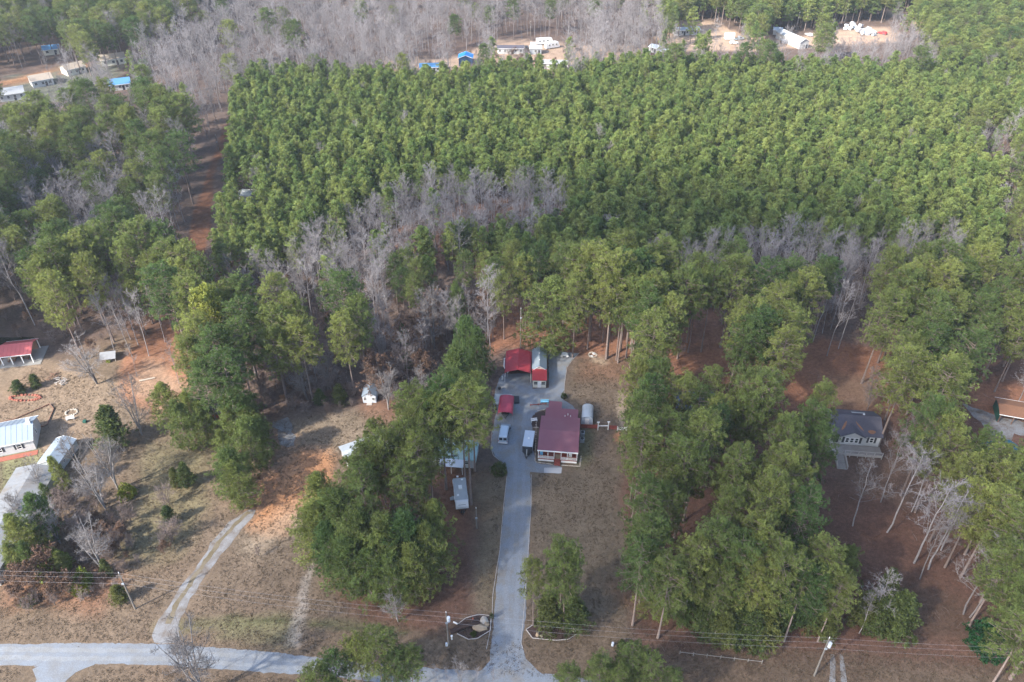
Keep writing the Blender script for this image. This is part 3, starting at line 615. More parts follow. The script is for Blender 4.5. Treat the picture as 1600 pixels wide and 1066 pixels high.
for px, py, h, wf, k in [(128,912,2.4,.8,'limebush'),(130,925,2.,.7,'limebush'),(88,890,3.5,.8,'limebush'),(200,775,2.5,.7,'limebush'),(780,738,2.2,.7,'bush'),(881,622,1.3,.5,'bush'),(768,965,1.,.35,'bush'),(740,993,1.,.45,'bush'),(45,942,1.3,1.,'bush'),(836,975,1.,.35,'bush'),(990,655,2.4,.6,'bush'),
                         (972,1012,1.4,.6,'bush')]: foot(k, px, py, h, wf)

# zones: list of (name, [(kind, weight)], spacing, h range, width range, outline of the crowns in the photograph)
Z = [
 ('far forest', [('pine', 2), ('bare', 6), ('young', 2)], 7.0, (16, 23), (.8, 1.1), [(-400,-60),(2000,-60),(2000,90),(-400,170)]),
 ('plantation', [('young', 50), ('bare', 1)], 3.6, (11.5, 17), (.8, 1.2), [(335,330),(325,250),(350,190),(372,118),(420,103),(650,113),(800,98),(960,94),(1010,88),(1120,92),(1300,98),(1480,100),(1900,90),(1900,300),(1600,300),(1600,400),(1500,395),(1400,392),(1300,385),(1150,385),(1000,410),(880,400),(820,400),(740,380),(600,400),(450,400),(340,400)]),
 ('bare valley', [('bare', 30), ('pine', 1)], 5.8, (13, 23), (.95, 1.25), [(290,-20),(1030,-20),(1030,60),(985,85),(950,90),(900,84),(880,50),(780,55),(760,84),(700,84),(650,104),(420,96),(372,112),(348,180),(338,190),(300,170),(285,130),(215,120),(195,95),(215,70),(250,40)]),
 ('top left pines', [('pine', 7), ('bare', 2)], 7.5, (19, 24), (.9, 1.15), [(-400,-60),(330,-60),(320,10),(260,32),(215,40),(205,75),(160,80),(60,72),(-400,70)]),
 ('top left bare', [('bare', 1)], 6, (14, 19), (.9, 1.1), [(-400,60),(60,65),(150,78),(185,70),(150,88),(110,92),(60,98),(20,112),(-400,140)]),
 ('left bare pocket', [('bare', 1)], 5, (13, 17), (.9, 1.2), [(90,128),(130,105),(160,95),(185,98),(215,120),(165,145),(110,150),(80,150)]),
 ('left pines', [('pine', 9), ('bare', 2)], 6.8, (21, 26), (.78, 1.05), [(-400,165),(0,160),(70,148),(120,150),(200,142),(270,142),(296,180),(322,210),(330,240),(318,290),(290,320),(276,370),(262,400),(225,400),(235,450),(236,490),(180,520),(60,540),(-400,520)]),
 ('left bare pocket', [('bare', 9), ('pine', 1)], 4.8, (16, 21), (.9, 1.2), [(20,268),(60,250),(110,240),(165,235),(195,250),(185,310),(160,375),(105,385),(80,335),(20,320)]),
 ('left bare pocket', [('bare', 6), ('pine', 1)], 4.8, (15, 20), (.9, 1.1), [(140,390),(190,395),(235,425),(245,510),(200,540),(145,490)]),
 ('left bare pocket', [('bare', 5), ('pine', 2)], 4.8, (17, 21), (.9, 1.1), [(190,290),(260,265),(285,280),(275,330),(215,335)]),
 ('belt bare', [('bare', 16), ('young', 1)], 4.2, (14, 21), (.85, 1.15), [(360,415),(390,395),(470,385),(490,355),(560,318),(640,282),(700,272),(800,272),(880,285),(880,330),(860,345),(800,345),(740,352),(690,362),(640,392),(620,430),(600,445),(560,445),(520,440),(500,450),(450,450),(400,445),(360,440)]),
 ('belt bare low', [('bare', 6), ('bare_wide', 3), ('oak', 2)], 4.6, (11, 17), (.8, 1.1), [(590,445),(640,452),(700,445),(760,455),(800,455),(860,450),(900,480),(860,490),(790,500),(760,530),(700,530),(640,540),(590,570),(500,590),(430,600),(380,590),(380,560),(470,560),(520,540),(570,510)]),
 ('brown oaks', [('oak', 3), ('bare_brown', 2), ('bare', 1)], 5.0, (7, 11), (.9, 1.2), [(370,560),(420,540),(480,560),(570,550),(640,545),(700,560),(690,590),(640,600),(600,590),(560,600),(520,605),(480,610),(430,620),(390,610)]),
 ('edge bare', [('bare', 1)], 4.2, (17, 22), (.8, 1.0), [(1010,398),(1050,385),(1130,378),(1180,350),(1250,352),(1310,372),(1400,370),(1460,358),(1500,365),(1500,395),(1420,410),(1345,425),(1330,480),(1290,515),(1275,450),(1230,425),(1150,415),(1060,410)]),
 ('right pines', [('pine', 1)], 6.9, (21, 26), (.75, 1.0), [(1330,435),(1380,415),(1440,410),(1500,402),(1555,412),(1700,420),(1700,560),(1600,590),(1540,585),(1500,600),(1480,650),(1470,690),(1500,700),(1540,690),(1550,740),(1480,740),(1440,720),(1415,660),(1395,600),(1375,560),(1350,520),(1335,480)]),
 ('right edge pines', [('pine', 1)], 7.2, (20, 25), (.95, 1.2), [(1500,730),(1560,725),(1600,720),(1700,700),(1700,1010),(1600,960),(1570,880),(1545,850),(1530,810),(1480,770)]),
 ('grove', [('pine', 1)], 6.6, (21, 27), (.68, .9), [(1000,575),(1050,585),(1120,570),(1180,572),(1215,600),(1262,640),(1275,700),(1300,770),(1290,820),(1335,850),(1340,920),(1300,960),(1180,960),(1080,960),(1000,940),(985,860),(975,800),(970,710),(990,660),(990,600)]),
 ('west grove', [('pine', 1)], 6.0, (19, 26), (.7, .92), [(640,640),(665,655),(680,700),(685,760),(690,830),(670,870),(630,890),(590,905),(560,880),(530,850),(500,820),(490,790),(520,760),(560,735),(590,715),(630,700),(620,660)]),
 ('right bare', [('bare', 4), ('pine', 4), ('young', 3)], 6, (14, 19), (.9, 1.15), [(1480,185),(1530,175),(1700,190),(1700,410),(1590,400),(1560,330),(1560,260),(1500,220)]),
 ('top right forest', [('young', 5), ('pine', 2)], 5.4, (15, 20), (1.1, 1.4), [(1035,-60),(2000,-60),(2000,90),(1480,98),(1450,60),(1455,35),(1400,15),(1380,14),(1340,30),(1200,40),(1150,38),(1110,28),(1035,26)]),
 ('top right bare', [('bare', 1)], 4.8, (11, 15), (.95, 1.2), [(1255,72),(1320,62),(1370,55),(1400,42),(1450,52),(1468,70),(1462,92),(1300,94),(1255,90)]),
 ('top centre bare', [('bare', 6), ('young', 1)], 5.5, (9, 13), (.9, 1.1), [(1150,50),(1190,48),(1215,60),(1180,85),(1110,86),(1060,82),(1020,84),(1030,64),(1060,66),(1120,72)]),
]
# ground where nothing stands (photograph points of the tree's foot)
CLEAR = [[(350,185),(372,190),(342,262),(334,350),(320,425),(283,430),(298,345),(318,270)],
 [(-60,560),(230,570),(270,540),(300,560),(290,640),(640,640),(700,560),(980,555),(985,600),(985,690),(960,800),(985,940),(985,1000),(1060,1000),(1600,1040),(1600,1100),(-60,1100)],
 [(1218,525),(1280,525),(1345,552),(1400,600),(1405,655),(1440,700),(1480,760),(1540,880),(1590,980),(1560,1040),(1000,1040),(1000,985),(1330,985),(1345,900),(1330,800),(1270,705),(1270,660),(1255,600)],
 [(1045,500),(1135,500),(1130,560),(1100,580),(1060,585)],
 [(1500,610),(1660,620),(1660,700),(1590,712),(1550,712),(1530,680),(1490,640)],
 [(780,62),(900,66),(905,88),(860,100),(780,92)], [(700,82),(765,82),(765,100),(640,112),(640,98)],
 [(1055,35),(1110,33),(1165,62),(1165,85),(1120,90),(1075,60)], [(1200,50),(1300,50),(1300,85),(1220,88),(1200,75)], [(1280,38),(1420,40),(1425,62),(1300,68)], [(1375,14),(1415,16),(1460,40),(1440,50),(1390,32)],
 [(0,115),(60,105),(95,100),(100,118),(75,140),(0,165)], [(160,118),(215,116),(215,140),(165,145)], [(60,72),(110,72),(110,85),(60,85)],
 [(100,108),(150,96),(150,104),(105,118)],
 [(790,505),(870,520),(905,540),(1000,560),(985,560),(780,560),(745,545)],
 [(-60,515),(60,515),(110,560),(-60,570)]]
# crowns must not hide these (photograph points)
KEEP = [[(352,190),(364,196),(340,262),(328,345),(316,405),(292,400),(308,345),(328,270)], [(1270,640),(1382,640),(1385,735),(1300,735),(1268,700)],
 [(-5,138),(42,138),(42,155),(-5,158)], [(44,118),(84,118),(84,138),(44,138)], [(168,124),(206,124),(206,138),(168,140)], [(712,80),(742,80),(742,102),(712,102)], [(775,65),(870,64),(870,80),(775,80)],
 [(850,92),(890,92),(890,102),(850,102)], [(1236,46),(1268,46),(1268,70),(1236,70)], [(1130,52),(1150,52),(1150,66),(1130,66)], [(1555,620),(1605,620),(1605,660),(1555,660)], [(1540,655),(1600,665),(1590,705),(1550,705)],
 [(0,525),(80,525),(90,575),(0,585)], [(1040,35),(1112,33),(1120,48),(1060,50)], [(1400,22),(1450,36),(1450,46),(1400,34)], [(1130,490),(1105,565),(1065,560),(1080,500)], [(1225,575),(1345,560),(1370,640),(1280,640)],
 [(682,690),(724,690),(724,735),(682,735)], [(706,742),(735,742),(735,802),(706,802)],[(100,104),(135,98),(135,116),(100,116)],[(155,86),(195,84),(195,92),(155,96)],[(650,97),(692,97),(692,106),(650,106)]]
for zi, (zn, kinds, sp, hr, wr, poly) in enumerate(Z):
    rs = np.random.default_rng(500+zi); hm = sum(hr)/2
    lo = max(-8, 0); P0 = [G(px, max(py, -60), hm*.78) for px, py in poly]
    x0, x1 = min(p.x for p in P0), max(p.x for p in P0); y0, y1 = min(p.y for p in P0), max(p.y for p in P0)
    xs = np.arange(x0, x1, sp); ys = np.arange(y0, y1, sp)
    X, Y = np.meshgrid(xs, ys); X = X+((np.arange(len(ys)) % 2)*.5*sp)[:, None]
    jt = .48 if zn == 'plantation' else .38; X = (X+rs.uniform(-jt, jt, X.shape)*sp).ravel(); Y = (Y+rs.uniform(-jt, jt, Y.shape)*sp).ravel()
    hh = rs.uniform(hr[0], hr[1], X.shape); ww = rs.uniform(wr[0], wr[1], X.shape)
    zcc = Y*C_-(hh*.78-H)*S_; cpx = 800+F*X/zcc; cpy = 533-F*(Y*S_+(hh*.78-H)*C_)/zcc
    jx = (fbm(X, Y, 12, 60)-.5)*26; jy = (fbm(X, Y, 12, 70)-.5)*16; k_ = np.clip((cpy+100)/500, .25, 1)
    ok = inside(poly, cpx+jx*k_, cpy+jy*k_)
    for (z2, _, _, _, _, p2) in Z[zi+1:]: ok &= ~inside(p2, cpx+jx*k_, cpy+jy*k_)
    fzc = Y*C_+H*S_; fpx = 800+F*X/fzc; fpy = 533-F*(Y*S_-H*C_)/fzc
    for ci, c in enumerate(CLEAR):
        if not (ci == 1 and zn == 'west grove') and not (ci in (1, 2) and zn in ('grove', 'right edge pines', 'right pines')): ok &= ~inside(c, fpx, fpy)
    if zn == 'west grove': ok &= fpy < 935
    if zn == 'grove': ok &= fpy < 1030
    for c in KEEP:
        for dy in (-6, 0, 6): ok &= ~inside(c, cpx, cpy+dy*k_)
    wts = np.array([k[1] for k in kinds], float); wts /= wts.sum()
    for i in np.nonzero(ok)[0]:
        kd = kinds[rs.choice(len(kinds), p=wts)][0]
        h = hh[i]; wf = ww[i]
        if kd == 'young' and h > 17: h = 17
        if kd == 'oak': h = min(h, 11)
        specs.append(dict(kind=kd, x=X[i], y=Y[i], h=h, wf=wf, var=None, zone=zn, hand=False))
# small leafless brush on the floor of the thickets
for poly, sp in (([(340,430),(480,380),(640,330),(900,340),(900,420),(860,480),(790,520),(745,550),(700,590),(640,640),(560,640),(420,660),(350,560)], 3.4),
                 ([(0,300),(200,300),(270,420),(260,520),(200,560),(60,545),(0,520)], 5.0), ([(1000,470),(1400,420),(1600,450),(1600,560),(1380,540),(1290,520),(1130,490)], 4.5),
                 ([(380,130),(640,130),(1000,110),(1000,80),(640,85),(380,90)], 5.5), ([(50,780),(180,780),(220,880),(180,930),(20,960),(20,880)], 2.6)):
    rs = np.random.default_rng(900+len(poly)); P0 = [G(*p) for p in poly]; x0, x1 = min(p.x for p in P0), max(p.x for p in P0); y0, y1 = min(p.y for p in P0), max(p.y for p in P0)
    X, Y = np.meshgrid(np.arange(x0, x1, sp), np.arange(y0, y1, sp)); X = (X+rs.uniform(-.5, .5, X.shape)*sp).ravel(); Y = (Y+rs.uniform(-.5, .5, Y.shape)*sp).ravel()
    fzc = Y*C_+H*S_; fpx = 800+F*X/fzc; fpy = 533-F*(Y*S_-H*C_)/fzc; ok = inside(poly, fpx, fpy) & ~inside(CLEAR[0], fpx, fpy)
    for i in np.nonzero(ok)[0]: specs.append(dict(kind='oak' if rs.random() < .22 else 'bare_brown', x=X[i], y=Y[i], h=rs.uniform(1.6, 4.), wf=rs.uniform(.9, 1.5), var=None, zone='brush', hand=False))
# things the photograph shows uncovered: no crown nearer than them may cross these boxes (x0,x1,y0,y1)
SEEN = [(1245,1330,540,630),(1325,1362,565,635),(1078,1122,505,555),(340,350,192,214),(331,343,215,250),(324,336,250,300),(308,328,302,345),(294,314,347,395),(2,34,138,148),(50,80,120,132),(108,114,105,109),(168,185,87,89),(174,200,125,131),(72,84,75,78),(716,739,81,97),(662,678,101,104),(780,808,69,74),(829,866,66,80),(854,880,94,96),(1240,1264,48,62),(1132,1150,53,66),
        (1064,1075,43,47),(1016,1024,70,74),(1212,1220,43,46),(1318,1345,37,49),(1350,1372,48,54),(1382,1390,52,56),(1292,1374,640,735),(1558,1600,625,655),(0,60,532,572),(686,724,696,730),(708,734,745,800),
        (1556,1584,694,704),(372,388,297,303),(563,591,600,622),(323,350,636,648),(778,860,545,640),(778,800,615,700),(838,912,625,732)]
def hides(t):
    px, py = P(t['x'], t['y'], t['h']*.98); bx, by = P(t['x'], t['y'], 0)
    k = F/(t['y']*C_+(H-t['h']*.7)*S_); r = {'pine': 4.6, 'pine_tall': 4.4, 'young': 2.6, 'bare': 3.0, 'oak': 3., 'bare_wide': 4.}.get(t['kind'], 2)*t['wf']*k*.75
    _, cb = P(t['x'], t['y'], t['h']*.35)
    for x0, x1, y0, y1 in SEEN:
        if by > y1+1 and min(px, bx) < x1+30 and max(px, bx) > x0-30 and any(x0+2 < bx+(px-bx)*q/12 < x1-2 and y0 < by+(py-by)*q/12 < y1 for q in range(13)): return True
        if by > y1+1 and px+r > x0+1 and px-r < x1-1 and py < y1-1 and cb > y0: return True
    return False
specs = [t for t in specs if not hides(t)]
# thin out generated trees standing on a hand placed one
hp = np.array([(t['x'], t['y']) for t in hand]); hk = [t['kind'] for t in hand]
def clash(t):
    
    if t['zone'] == 'brush': return False
    d = np.hypot(hp[:, 0]-t['x'], hp[:, 1]-t['y']); return d.min() < (4.2 if t['kind'] == 'pine' else 2.6)
specs = [t for t in specs if not clash(t)]
specs = hand+specs
NAME = dict(pine='pine_tree', pine_tall='pine_tree', pine_full='bushy_pine_tree', pine_yellow='yellow_pine_tree', young='young_pine_tree', cedar='cedar_tree', magnolia='magnolia_tree', bare='bare_tree', bare_wide='spreading_bare_tree',
            bare_brown='bare_shrub', oak='brown_leaved_oak_tree', bush='evergreen_shrub', limebush='yellow_green_shrub')
CAT = dict(pine='tree', pine_tall='tree', pine_full='tree', pine_yellow='tree', young='tree', cedar='tree', magnolia='tree', bare='tree', bare_wide='tree', bare_brown='shrub', oak='tree', bush='shrub', limebush='shrub')
WORD = dict(pine='tall green pine', pine_tall='tall bare-stemmed pine', pine_full='bushy low pine', pine_yellow='yellowish pine', young='slim young pine', cedar='dark cedar', magnolia='glossy broadleaf tree', bare='leafless grey tree',
            bare_wide='spreading leafless tree', bare_brown='leafless brown shrub', oak='brown-leaved oak', bush='round green shrub', limebush='yellow-green shrub')
MARKS = [('the silver van', 787, 680), ('the burgundy-roofed house', 872, 680), ('the big red carport', 810, 565), ('the white camper trailer', 720, 772), ('the grey-roofed white house', 1328, 668), ('the red-roofed pavilion', 28, 550),
         ('the pale blue garden shed', 578, 622), ('the long pale metal roof', 45, 790), ('the track-side transformer pole', 1280, 1030), ('the driveway mouth', 790, 1040), ('the stone fire ring', 112, 645),
         ('the grey gravel lot', 1560, 665), ('the white yard gate', 955, 668), ('the orange bare clay', 460, 760), ('the reddish clearing', 1100, 520), ('the needle-covered clearing', 1310, 600), ('the wooden rail fence', 1125, 1030),
         ('the pole by the farm track', 198, 925), ('the blue-roofed cabin', 727, 88), ('the red dirt road cut', 325, 310), ('the hidden blue building', 1085, 640)]
ORD = ['nearest of its kind', 'second nearest', 'third nearest', 'fourth nearest', 'fifth nearest', 'sixth nearest', 'seventh nearest', 'eighth nearest', 'ninth nearest', 'tenth nearest']
def cpix(t): return P(t['x'], t['y'], t['h']*.6)
for i, t in enumerate(specs):
    t['px'], t['py'] = cpix(t); t['dist'] = math.hypot(t['x'], t['y']); t['vis'] = -25 < t['px'] < 1625 and -15 < t['py'] < 1085
    t['rot'] = R.uniform(0, 6.283); vs = LIB[t['kind']]; t['var'] = t['var'] if t['var'] is not None else R.randrange(len(vs))
CAPS = dict(pine=285, young=290, bare=285, bare_wide=60, oak=110, bare_brown=110)
bykind = {}
for t in specs: bykind.setdefault(t['kind'], []).append(t)
stuff = []; things = []
for k, ts in bykind.items():
    ts.sort(key=lambda t: (not t['vis'], t['dist']*(3 if t['zone'] == 'brush' else 1))); n = CAPS.get(k, 200)
    vis = [t for t in ts if t['vis']]
    things += vis[:n]; rest = vis[n:]+[t for t in ts if not t['vis']]
    for t in rest: stuff.append(t)
# labels by nearest landmark and bearing
def sector(t):
    best = min(MARKS, key=lambda m: math.hypot(t['px']-m[1], (t['py']-m[2])*1.2)); dx, dy = t['px']-best[1], t['py']-best[2]
    if abs(dx) > abs(dy)*1.3: s = 'right of' if dx > 0 else 'left of'
    else: s = 'in front of' if dy > 0 else 'behind'
    return best[0], s, math.hypot(dx, dy)
groups = {}
for t in things:
    m, s, d = sector(t); t['sec'] = (t['kind'], m, s); t['sd'] = d; groups.setdefault(t['sec'], []).append(t)
ZW = {'plantation': 'in the dense light green plantation', 'belt bare': 'in the pale leafless belt below the plantation', 'grove': 'in the grove between the two houses', 'left pines': 'in the dark pine wood by the road cut',
      'right pines': 'in the dark wood right of the clearing', 'west grove': 'in the grove left of the camper', 'belt bare low': 'in the thicket behind the carports'}
for (k, m, s), ts in groups.items():
    ts.sort(key=lambda t: t['sd'])
    for j, t in enumerate(ts):
        if len(ts) == 1: t['label'] = f"{WORD[k]} {s} {m}"; t['group'] = None
        elif j < 10 and k not in ('young',): t['label'] = f"{WORD[k]} {s} {m}, {ORD[j]}" + (''); t['group'] = None
        else:
            t['label'] = f"{WORD[k]} farther {s} {m}, one of many"; t['group'] = f"{WORD[k]}s {s} {m}"
        if k == 'young' and t['group'] is None and len(ts) > 1: t['label'] = f"{WORD[k]} farther {s} {m}, one of many"; t['group'] = f"{WORD[k]}s {s} {m}"
        if not t['group']: t['group'] = {'tree': 'trees round the yards', 'shrub': 'shrubs round the yards'}[CAT[k]] if not t['kind'] in ('pine', 'pine_tall') else 'tall pines round the yards'
ntree = 0
for t in things:
    v = LIB[t['kind']][t['var']]; s = t['h']/v['h']; sw = s*t['wf'] if t['kind'] not in ('bush', 'limebush') else t['h']/2.2*t['wf']*1.2
    nm = NAME[t['kind']]; far = t['kind'] == 'young' or t['dist'] > 330
    if 'trunk' in v and not far:
        o = empty(nm, (t['x'], t['y'], 0)); a = link('trunk', v['trunk'], o); b = link('crown', v['crown'], o)
    else: o = link(nm, v['single']); o.location = (t['x'], t['y'], 0)
    o.rotation_euler = (R.gauss(0, .015), R.gauss(0, .015), t['rot']); o.scale = (sw, sw, s)
    tag(o, t['label'], CAT[t['kind']], t['group']); ntree += 1
# the rest of each wood: one object of points carrying instances
def woods(name, ts):
    me = bpy.data.meshes.new(name); me.vertices.add(len(ts)); me.vertices.foreach_set('co', np.array([(t['x'], t['y'], 0) for t in ts], dtype=np.float32).ravel())
    kinds = sorted({t['kind'] for t in ts}); protos = []; idx = {}
    c = bpy.data.collections.new(name+' sources')
    for k in kinds:
        for j, v in enumerate(LIB[k]):
            nm = f"source_{len(protos):03d}"; o = bpy.data.objects.new(nm, v['single']); c.objects.link(o); idx[(k, j)] = len(protos); protos.append(o)
    hs = [LIB[t['kind']][t['var']]['h'] for t in ts]
    ai = me.attributes.new('pick', 'INT', 'POINT'); ai.data.foreach_set('value', np.array([idx[(t['kind'], t['var'])] for t in ts], dtype=np.int32))
    ar = me.attributes.new('turn', 'FLOAT_VECTOR', 'POINT'); ar.data.foreach_set('vector', np.array([(0, 0, t['rot']) for t in ts], dtype=np.float32).ravel())
    sv = np.array([(t['h']/h*t['wf'], t['h']/h*t['wf'], t['h']/h) for t, h in zip(ts, hs)], dtype=np.float32)
    as_ = me.attributes.new('size', 'FLOAT_VECTOR', 'POINT'); as_.data.foreach_set('vector', sv.ravel())
    o = link(name, me); ng = bpy.data.node_groups.new(name, 'GeometryNodeTree')
    ng.interface.new_socket('Geometry', in_out='INPUT', socket_type='NodeSocketGeometry'); ng.interface.new_socket('Geometry', in_out='OUTPUT', socket_type='NodeSocketGeometry')
    N = ng.nodes; L = ng.links; gi = N.new('NodeGroupInput'); go = N.new('NodeGroupOutput')
    ci = N.new('GeometryNodeCollectionInfo'); ci.inputs['Collection'].default_value = c; ci.inputs['Separate Children'].default_value = True; ci.inputs['Reset Children'].default_value = True
    ip = N.new('GeometryNodeInstanceOnPoints'); ip.inputs['Pick Instance'].default_value = True
    def na(n, dt):
        q = N.new('GeometryNodeInputNamedAttribute'); q.data_type = dt; q.inputs['Name'].default_value = n; return q
    L.new(gi.outputs[0], ip.inputs['Points']); L.new(ci.outputs[0], ip.inputs['Instance'])
    q = na('pick', 'INT'); L.new([s for s in q.outputs if s.enabled and s.name == 'Attribute'][0], ip.inputs['Instance Index'])
    q = na('turn', 'FLOAT_VECTOR'); e = N.new('FunctionNodeEulerToRotation'); L.new([s for s in q.outputs if s.enabled and s.name == 'Attribute'][0], e.inputs[0]); L.new(e.outputs[0], ip.inputs['Rotation'])
    q = na('size', 'FLOAT_VECTOR'); L.new([s for s in q.outputs if s.enabled and s.name == 'Attribute'][0], ip.inputs['Scale'])
    L.new(ip.outputs[0], go.inputs[0])
    md = o.modifiers.new('trees', 'NODES'); md.node_group = ng
    tag(o, kind='stuff'); return o
for nm, ks, lb in [('young_pine_forest', ('young',), 'dense plantation of light green young pines'), ('pine_forest', ('pine', 'pine_full', 'cedar'), 'far woods of dark green pines'), ('bare_forest', ('bare', 'oak', 'bare_wide', 'bare_brown'), 'far woods of pale leafless trees')]:
    ts = [t for t in stuff if t['kind'] in ks]
    if ts: tag(woods(nm, ts), lb, 'forest')
print('TREES', ntree, {k: len(v) for k, v in bykind.items()}, 'stuff', len(stuff))
# low undergrowth and fallen brush in the thickets
# ------------------------------------------------------------ building and vehicle materials
M['burgundy'] = mat('burgundy metal roof', (.235, .092, .115), .6, var=.06, ribs=('X', 1.6), dirt=(.26, .125, .145, .5), dscale=.2)
M['red_roof'] = mat('red metal roof', (.36, .045, .058), .5, var=.1, dirt=(.30, .045, .06, .5), dscale=.35)
M['red_bright'] = mat('bright red sheet', (.42, .045, .05), .5, var=.08)
M['crimson'] = mat('crimson sheet roof', (.38, .055, .09), .5, var=.1, dirt=(.28, .06, .09, .4))
M['pink_roof'] = mat('faded red metal roof', (.50, .12, .12), .5, var=.06, dirt=(.40, .08, .08, .4))
M['slate'] = mat('blue grey shingle roof', (.20, .25, .29), .8, var=.12, scale=3, dirt=(.25, .28, .30, .5))
M['dark_shingle'] = mat('dark shingle roof', (.075, .072, .092), .85, var=.2, scale=3, dirt=(.12, .10, .12, .5), bump=.4)
M['needles'] = mat('fallen pine needles', (.22, .11, .065), .95, var=.3, scale=4, bump=.5)
M['white'] = mat('white siding', (.48, .485, .49), .6, var=.05, ribs=('Z', 2.5), dirt=(.55, .54, .5, .4))
M['white_trim'] = mat('white trim', (.78, .78, .77), .5, var=.04)
M['cream'] = mat('cream boards', (.62, .60, .52), .65, var=.06, ribs=('X', 1.5))
M['red_wood'] = mat('red stained boards', (.24, .06, .045), .7, var=.2, scale=3)
M['deck_grey'] = mat('weathered grey deck boards', (.24, .22, .20), .85, var=.25, scale=4, dirt=(.16, .13, .11, .6))
M['brown_wood'] = mat('weathered brown timber', (.20, .12, .085), .85, var=.2, scale=4)
M['grey_wood'] = mat('silvered timber', (.38, .35, .33), .85, var=.2, scale=4)
M['pole'] = mat('weathered utility pole', (.17, .155, .14), .9, var=.25, scale=4)
M['metal_pale'] = mat('pale galvanised sheet', (.50, .54, .57), .45, metal=.15, var=.08, ribs=('X', 1.6), dirt=(.40, .40, .38, .6), dscale=.3)
M['metal_old'] = mat('old leaf strewn metal roof', (.19, .20, .215), .7, metal=.0, var=.12, ribs=('Y', 1.2), dirt=(.165, .145, .125, .8), dscale=.35)
M['metal_blue'] = mat('blue white metal roof', (.23, .28, .34), .6, var=.06, dirt=(.19, .22, .26, .6), dscale=.3)
M['grey_metal'] = mat('grey painted metal', (.30, .33, .36), .5, var=.08)
M['bright_metal'] = mat('white painted metal', (.50, .55, .62), .5, var=.04, dirt=(.42, .46, .5, .4))
M['silver'] = mat('silver car paint', (.42, .50, .58), .28, metal=.3, var=.04, spec=.5)
M['carwhite'] = mat('white car paint', (.62, .63, .65), .35, var=.03, spec=.5)
M['black'] = mat('black rubber and plastic', (.018, .018, .02), .6, var=.2)
M['charcoal'] = mat('charcoal panel', (.035, .038, .045), .4, var=.1)
M['glass'] = mat('dark window glass', (.02, .028, .035), .08, var=.05, spec=.6)
M['blue_roof'] = mat('bright blue metal roof', (.02, .18, .50), .5, var=.06)
M['blue_pale'] = mat('faded blue metal roof', (.08, .22, .42), .5, var=.1)
M['blue_wall'] = mat('navy boards', (.025, .06, .13), .7, var=.15)
M['lightblue'] = mat('light blue paint', (.20, .48, .66), .4, var=.08)
M['teal'] = mat('teal roof panel', (.23, .36, .38), .6, var=.12, dirt=(.35, .42, .42, .6))
M['tan_roof'] = mat('tan shingle roof', (.30, .255, .21), .85, var=.12)
M['grey_roof'] = mat('grey shingle roof', (.27, .285, .30), .85, var=.12)
M['stone'] = mat('pale stone', (.42, .37, .31), .9, var=.3, scale=2, bump=.5)
M['boulder'] = mat('tan boulder', (.33, .25, .17), .9, var=.35, scale=1.5, bump=.6)
M['green_tarp'] = mat('dark green tarpaulin', (.02, .085, .065), .6, var=.15)
M['purple'] = mat('plum gelcoat', (.12, .015, .05), .3, var=.1)
M['wire'] = mat('aluminium wire', (.36, .36, .38), .5, var=.05)
M['brick'] = mat('red brick', (.28, .10, .07), .9, var=.2, scale=5)

def frame(p1, p2, h=0):
    """front edge of a thing from two photograph points at height h -> ground origin, turn, width"""
    a, b = G(*p1, h), G(*p2, h); d = b-a
    return (a.x+b.x)/2, (a.y+b.y)/2, math.atan2(d.y, d.x), d.length
def frame2(front, back, h=0):
    """axis of a thing from its near end to its far end -> origin at the near end, turn, length"""
    a, b = G(*front, h), G(*back, h); d = b-a
    return a.x, a.y, math.atan2(d.y, d.x)-math.pi/2, d.length
def depth(p1, p2, h): return (G(*p1, h)-G(*p2, h)).length

def walls(root, w, d, eave, rise, m, axis='x', y0=0, name='wall'):
    b = MB(); x0, x1 = -w/2, w/2
    if axis == 'x': b.prism([(y0, 0), (y0+d, 0), (y0+d, eave), (y0+d/2, eave+rise), (y0, eave)], x0, x1, 'x')
    else: b.prism([(x0, 0), (x1, 0), (x1, eave), (0, eave+rise), (x0, eave)], y0, y0+d, 'y')
    return b.build(name, m, root)
def roof(root, w, d, eave, rise, m, axis='x', y0=0, over=.35, th=.12, ribs=0, trim=None, name='roof'):
    b = MB(); x0, x1 = -w/2-over, w/2+over; ya, yb = y0-over, y0+d+over; L = (d if axis == 'x' else w)/2; k = rise/L; e = eave-k*over+.04; r = eave+rise+.04; c = y0+d/2
    if axis == 'x': b.prism([(ya, e), (c, r), (yb, e), (yb, e+th), (c, r+th), (ya, e+th)], x0, x1, 'x')
    else: b.prism([(x0, e), (0, r), (x1, e), (x1, e+th), (0, r+th), (x0, e+th)], ya, yb, 'y')
    if ribs:
        if axis == 'x':
            n = int((x1-x0)/ribs)
            for i in range(1, n):
                x = x0+i*(x1-x0)/n
                for (p, q) in ((ya, c), (yb, c)): b.prism([(p, e+th-.01), (q, r+th-.01), (q, r+th+.045), (p, e+th+.045)], x-.025, x+.025, 'x')
        else:
            n = int((yb-ya)/ribs)
            for i in range(1, n):
                y = ya+i*(yb-ya)/n
                for p in (x0, x1): b.prism([(p, e+th-.01), (0, r+th-.01), (0, r+th+.045), (p, e+th+.045)], y-.025, y+.025, 'y')
    o = b.build(name, m, root)
    if trim:
        t = MB()
        if axis == 'x': t.box(x0, x1, ya-.06, ya-.005, e-.05, e+th+.03).box(x0, x1, yb+.005, yb+.06, e-.05, e+th+.03)
        else:
            for y in (ya-.05, yb+.005): t.prism([(x0, e-.04), (0, r-.04), (x1, e-.04), (x1, e+th+.03), (0, r+th+.03), (x0, e+th+.03)], y, y+.045, 'y')
        t.build('roof_trim', trim, root)
    return o
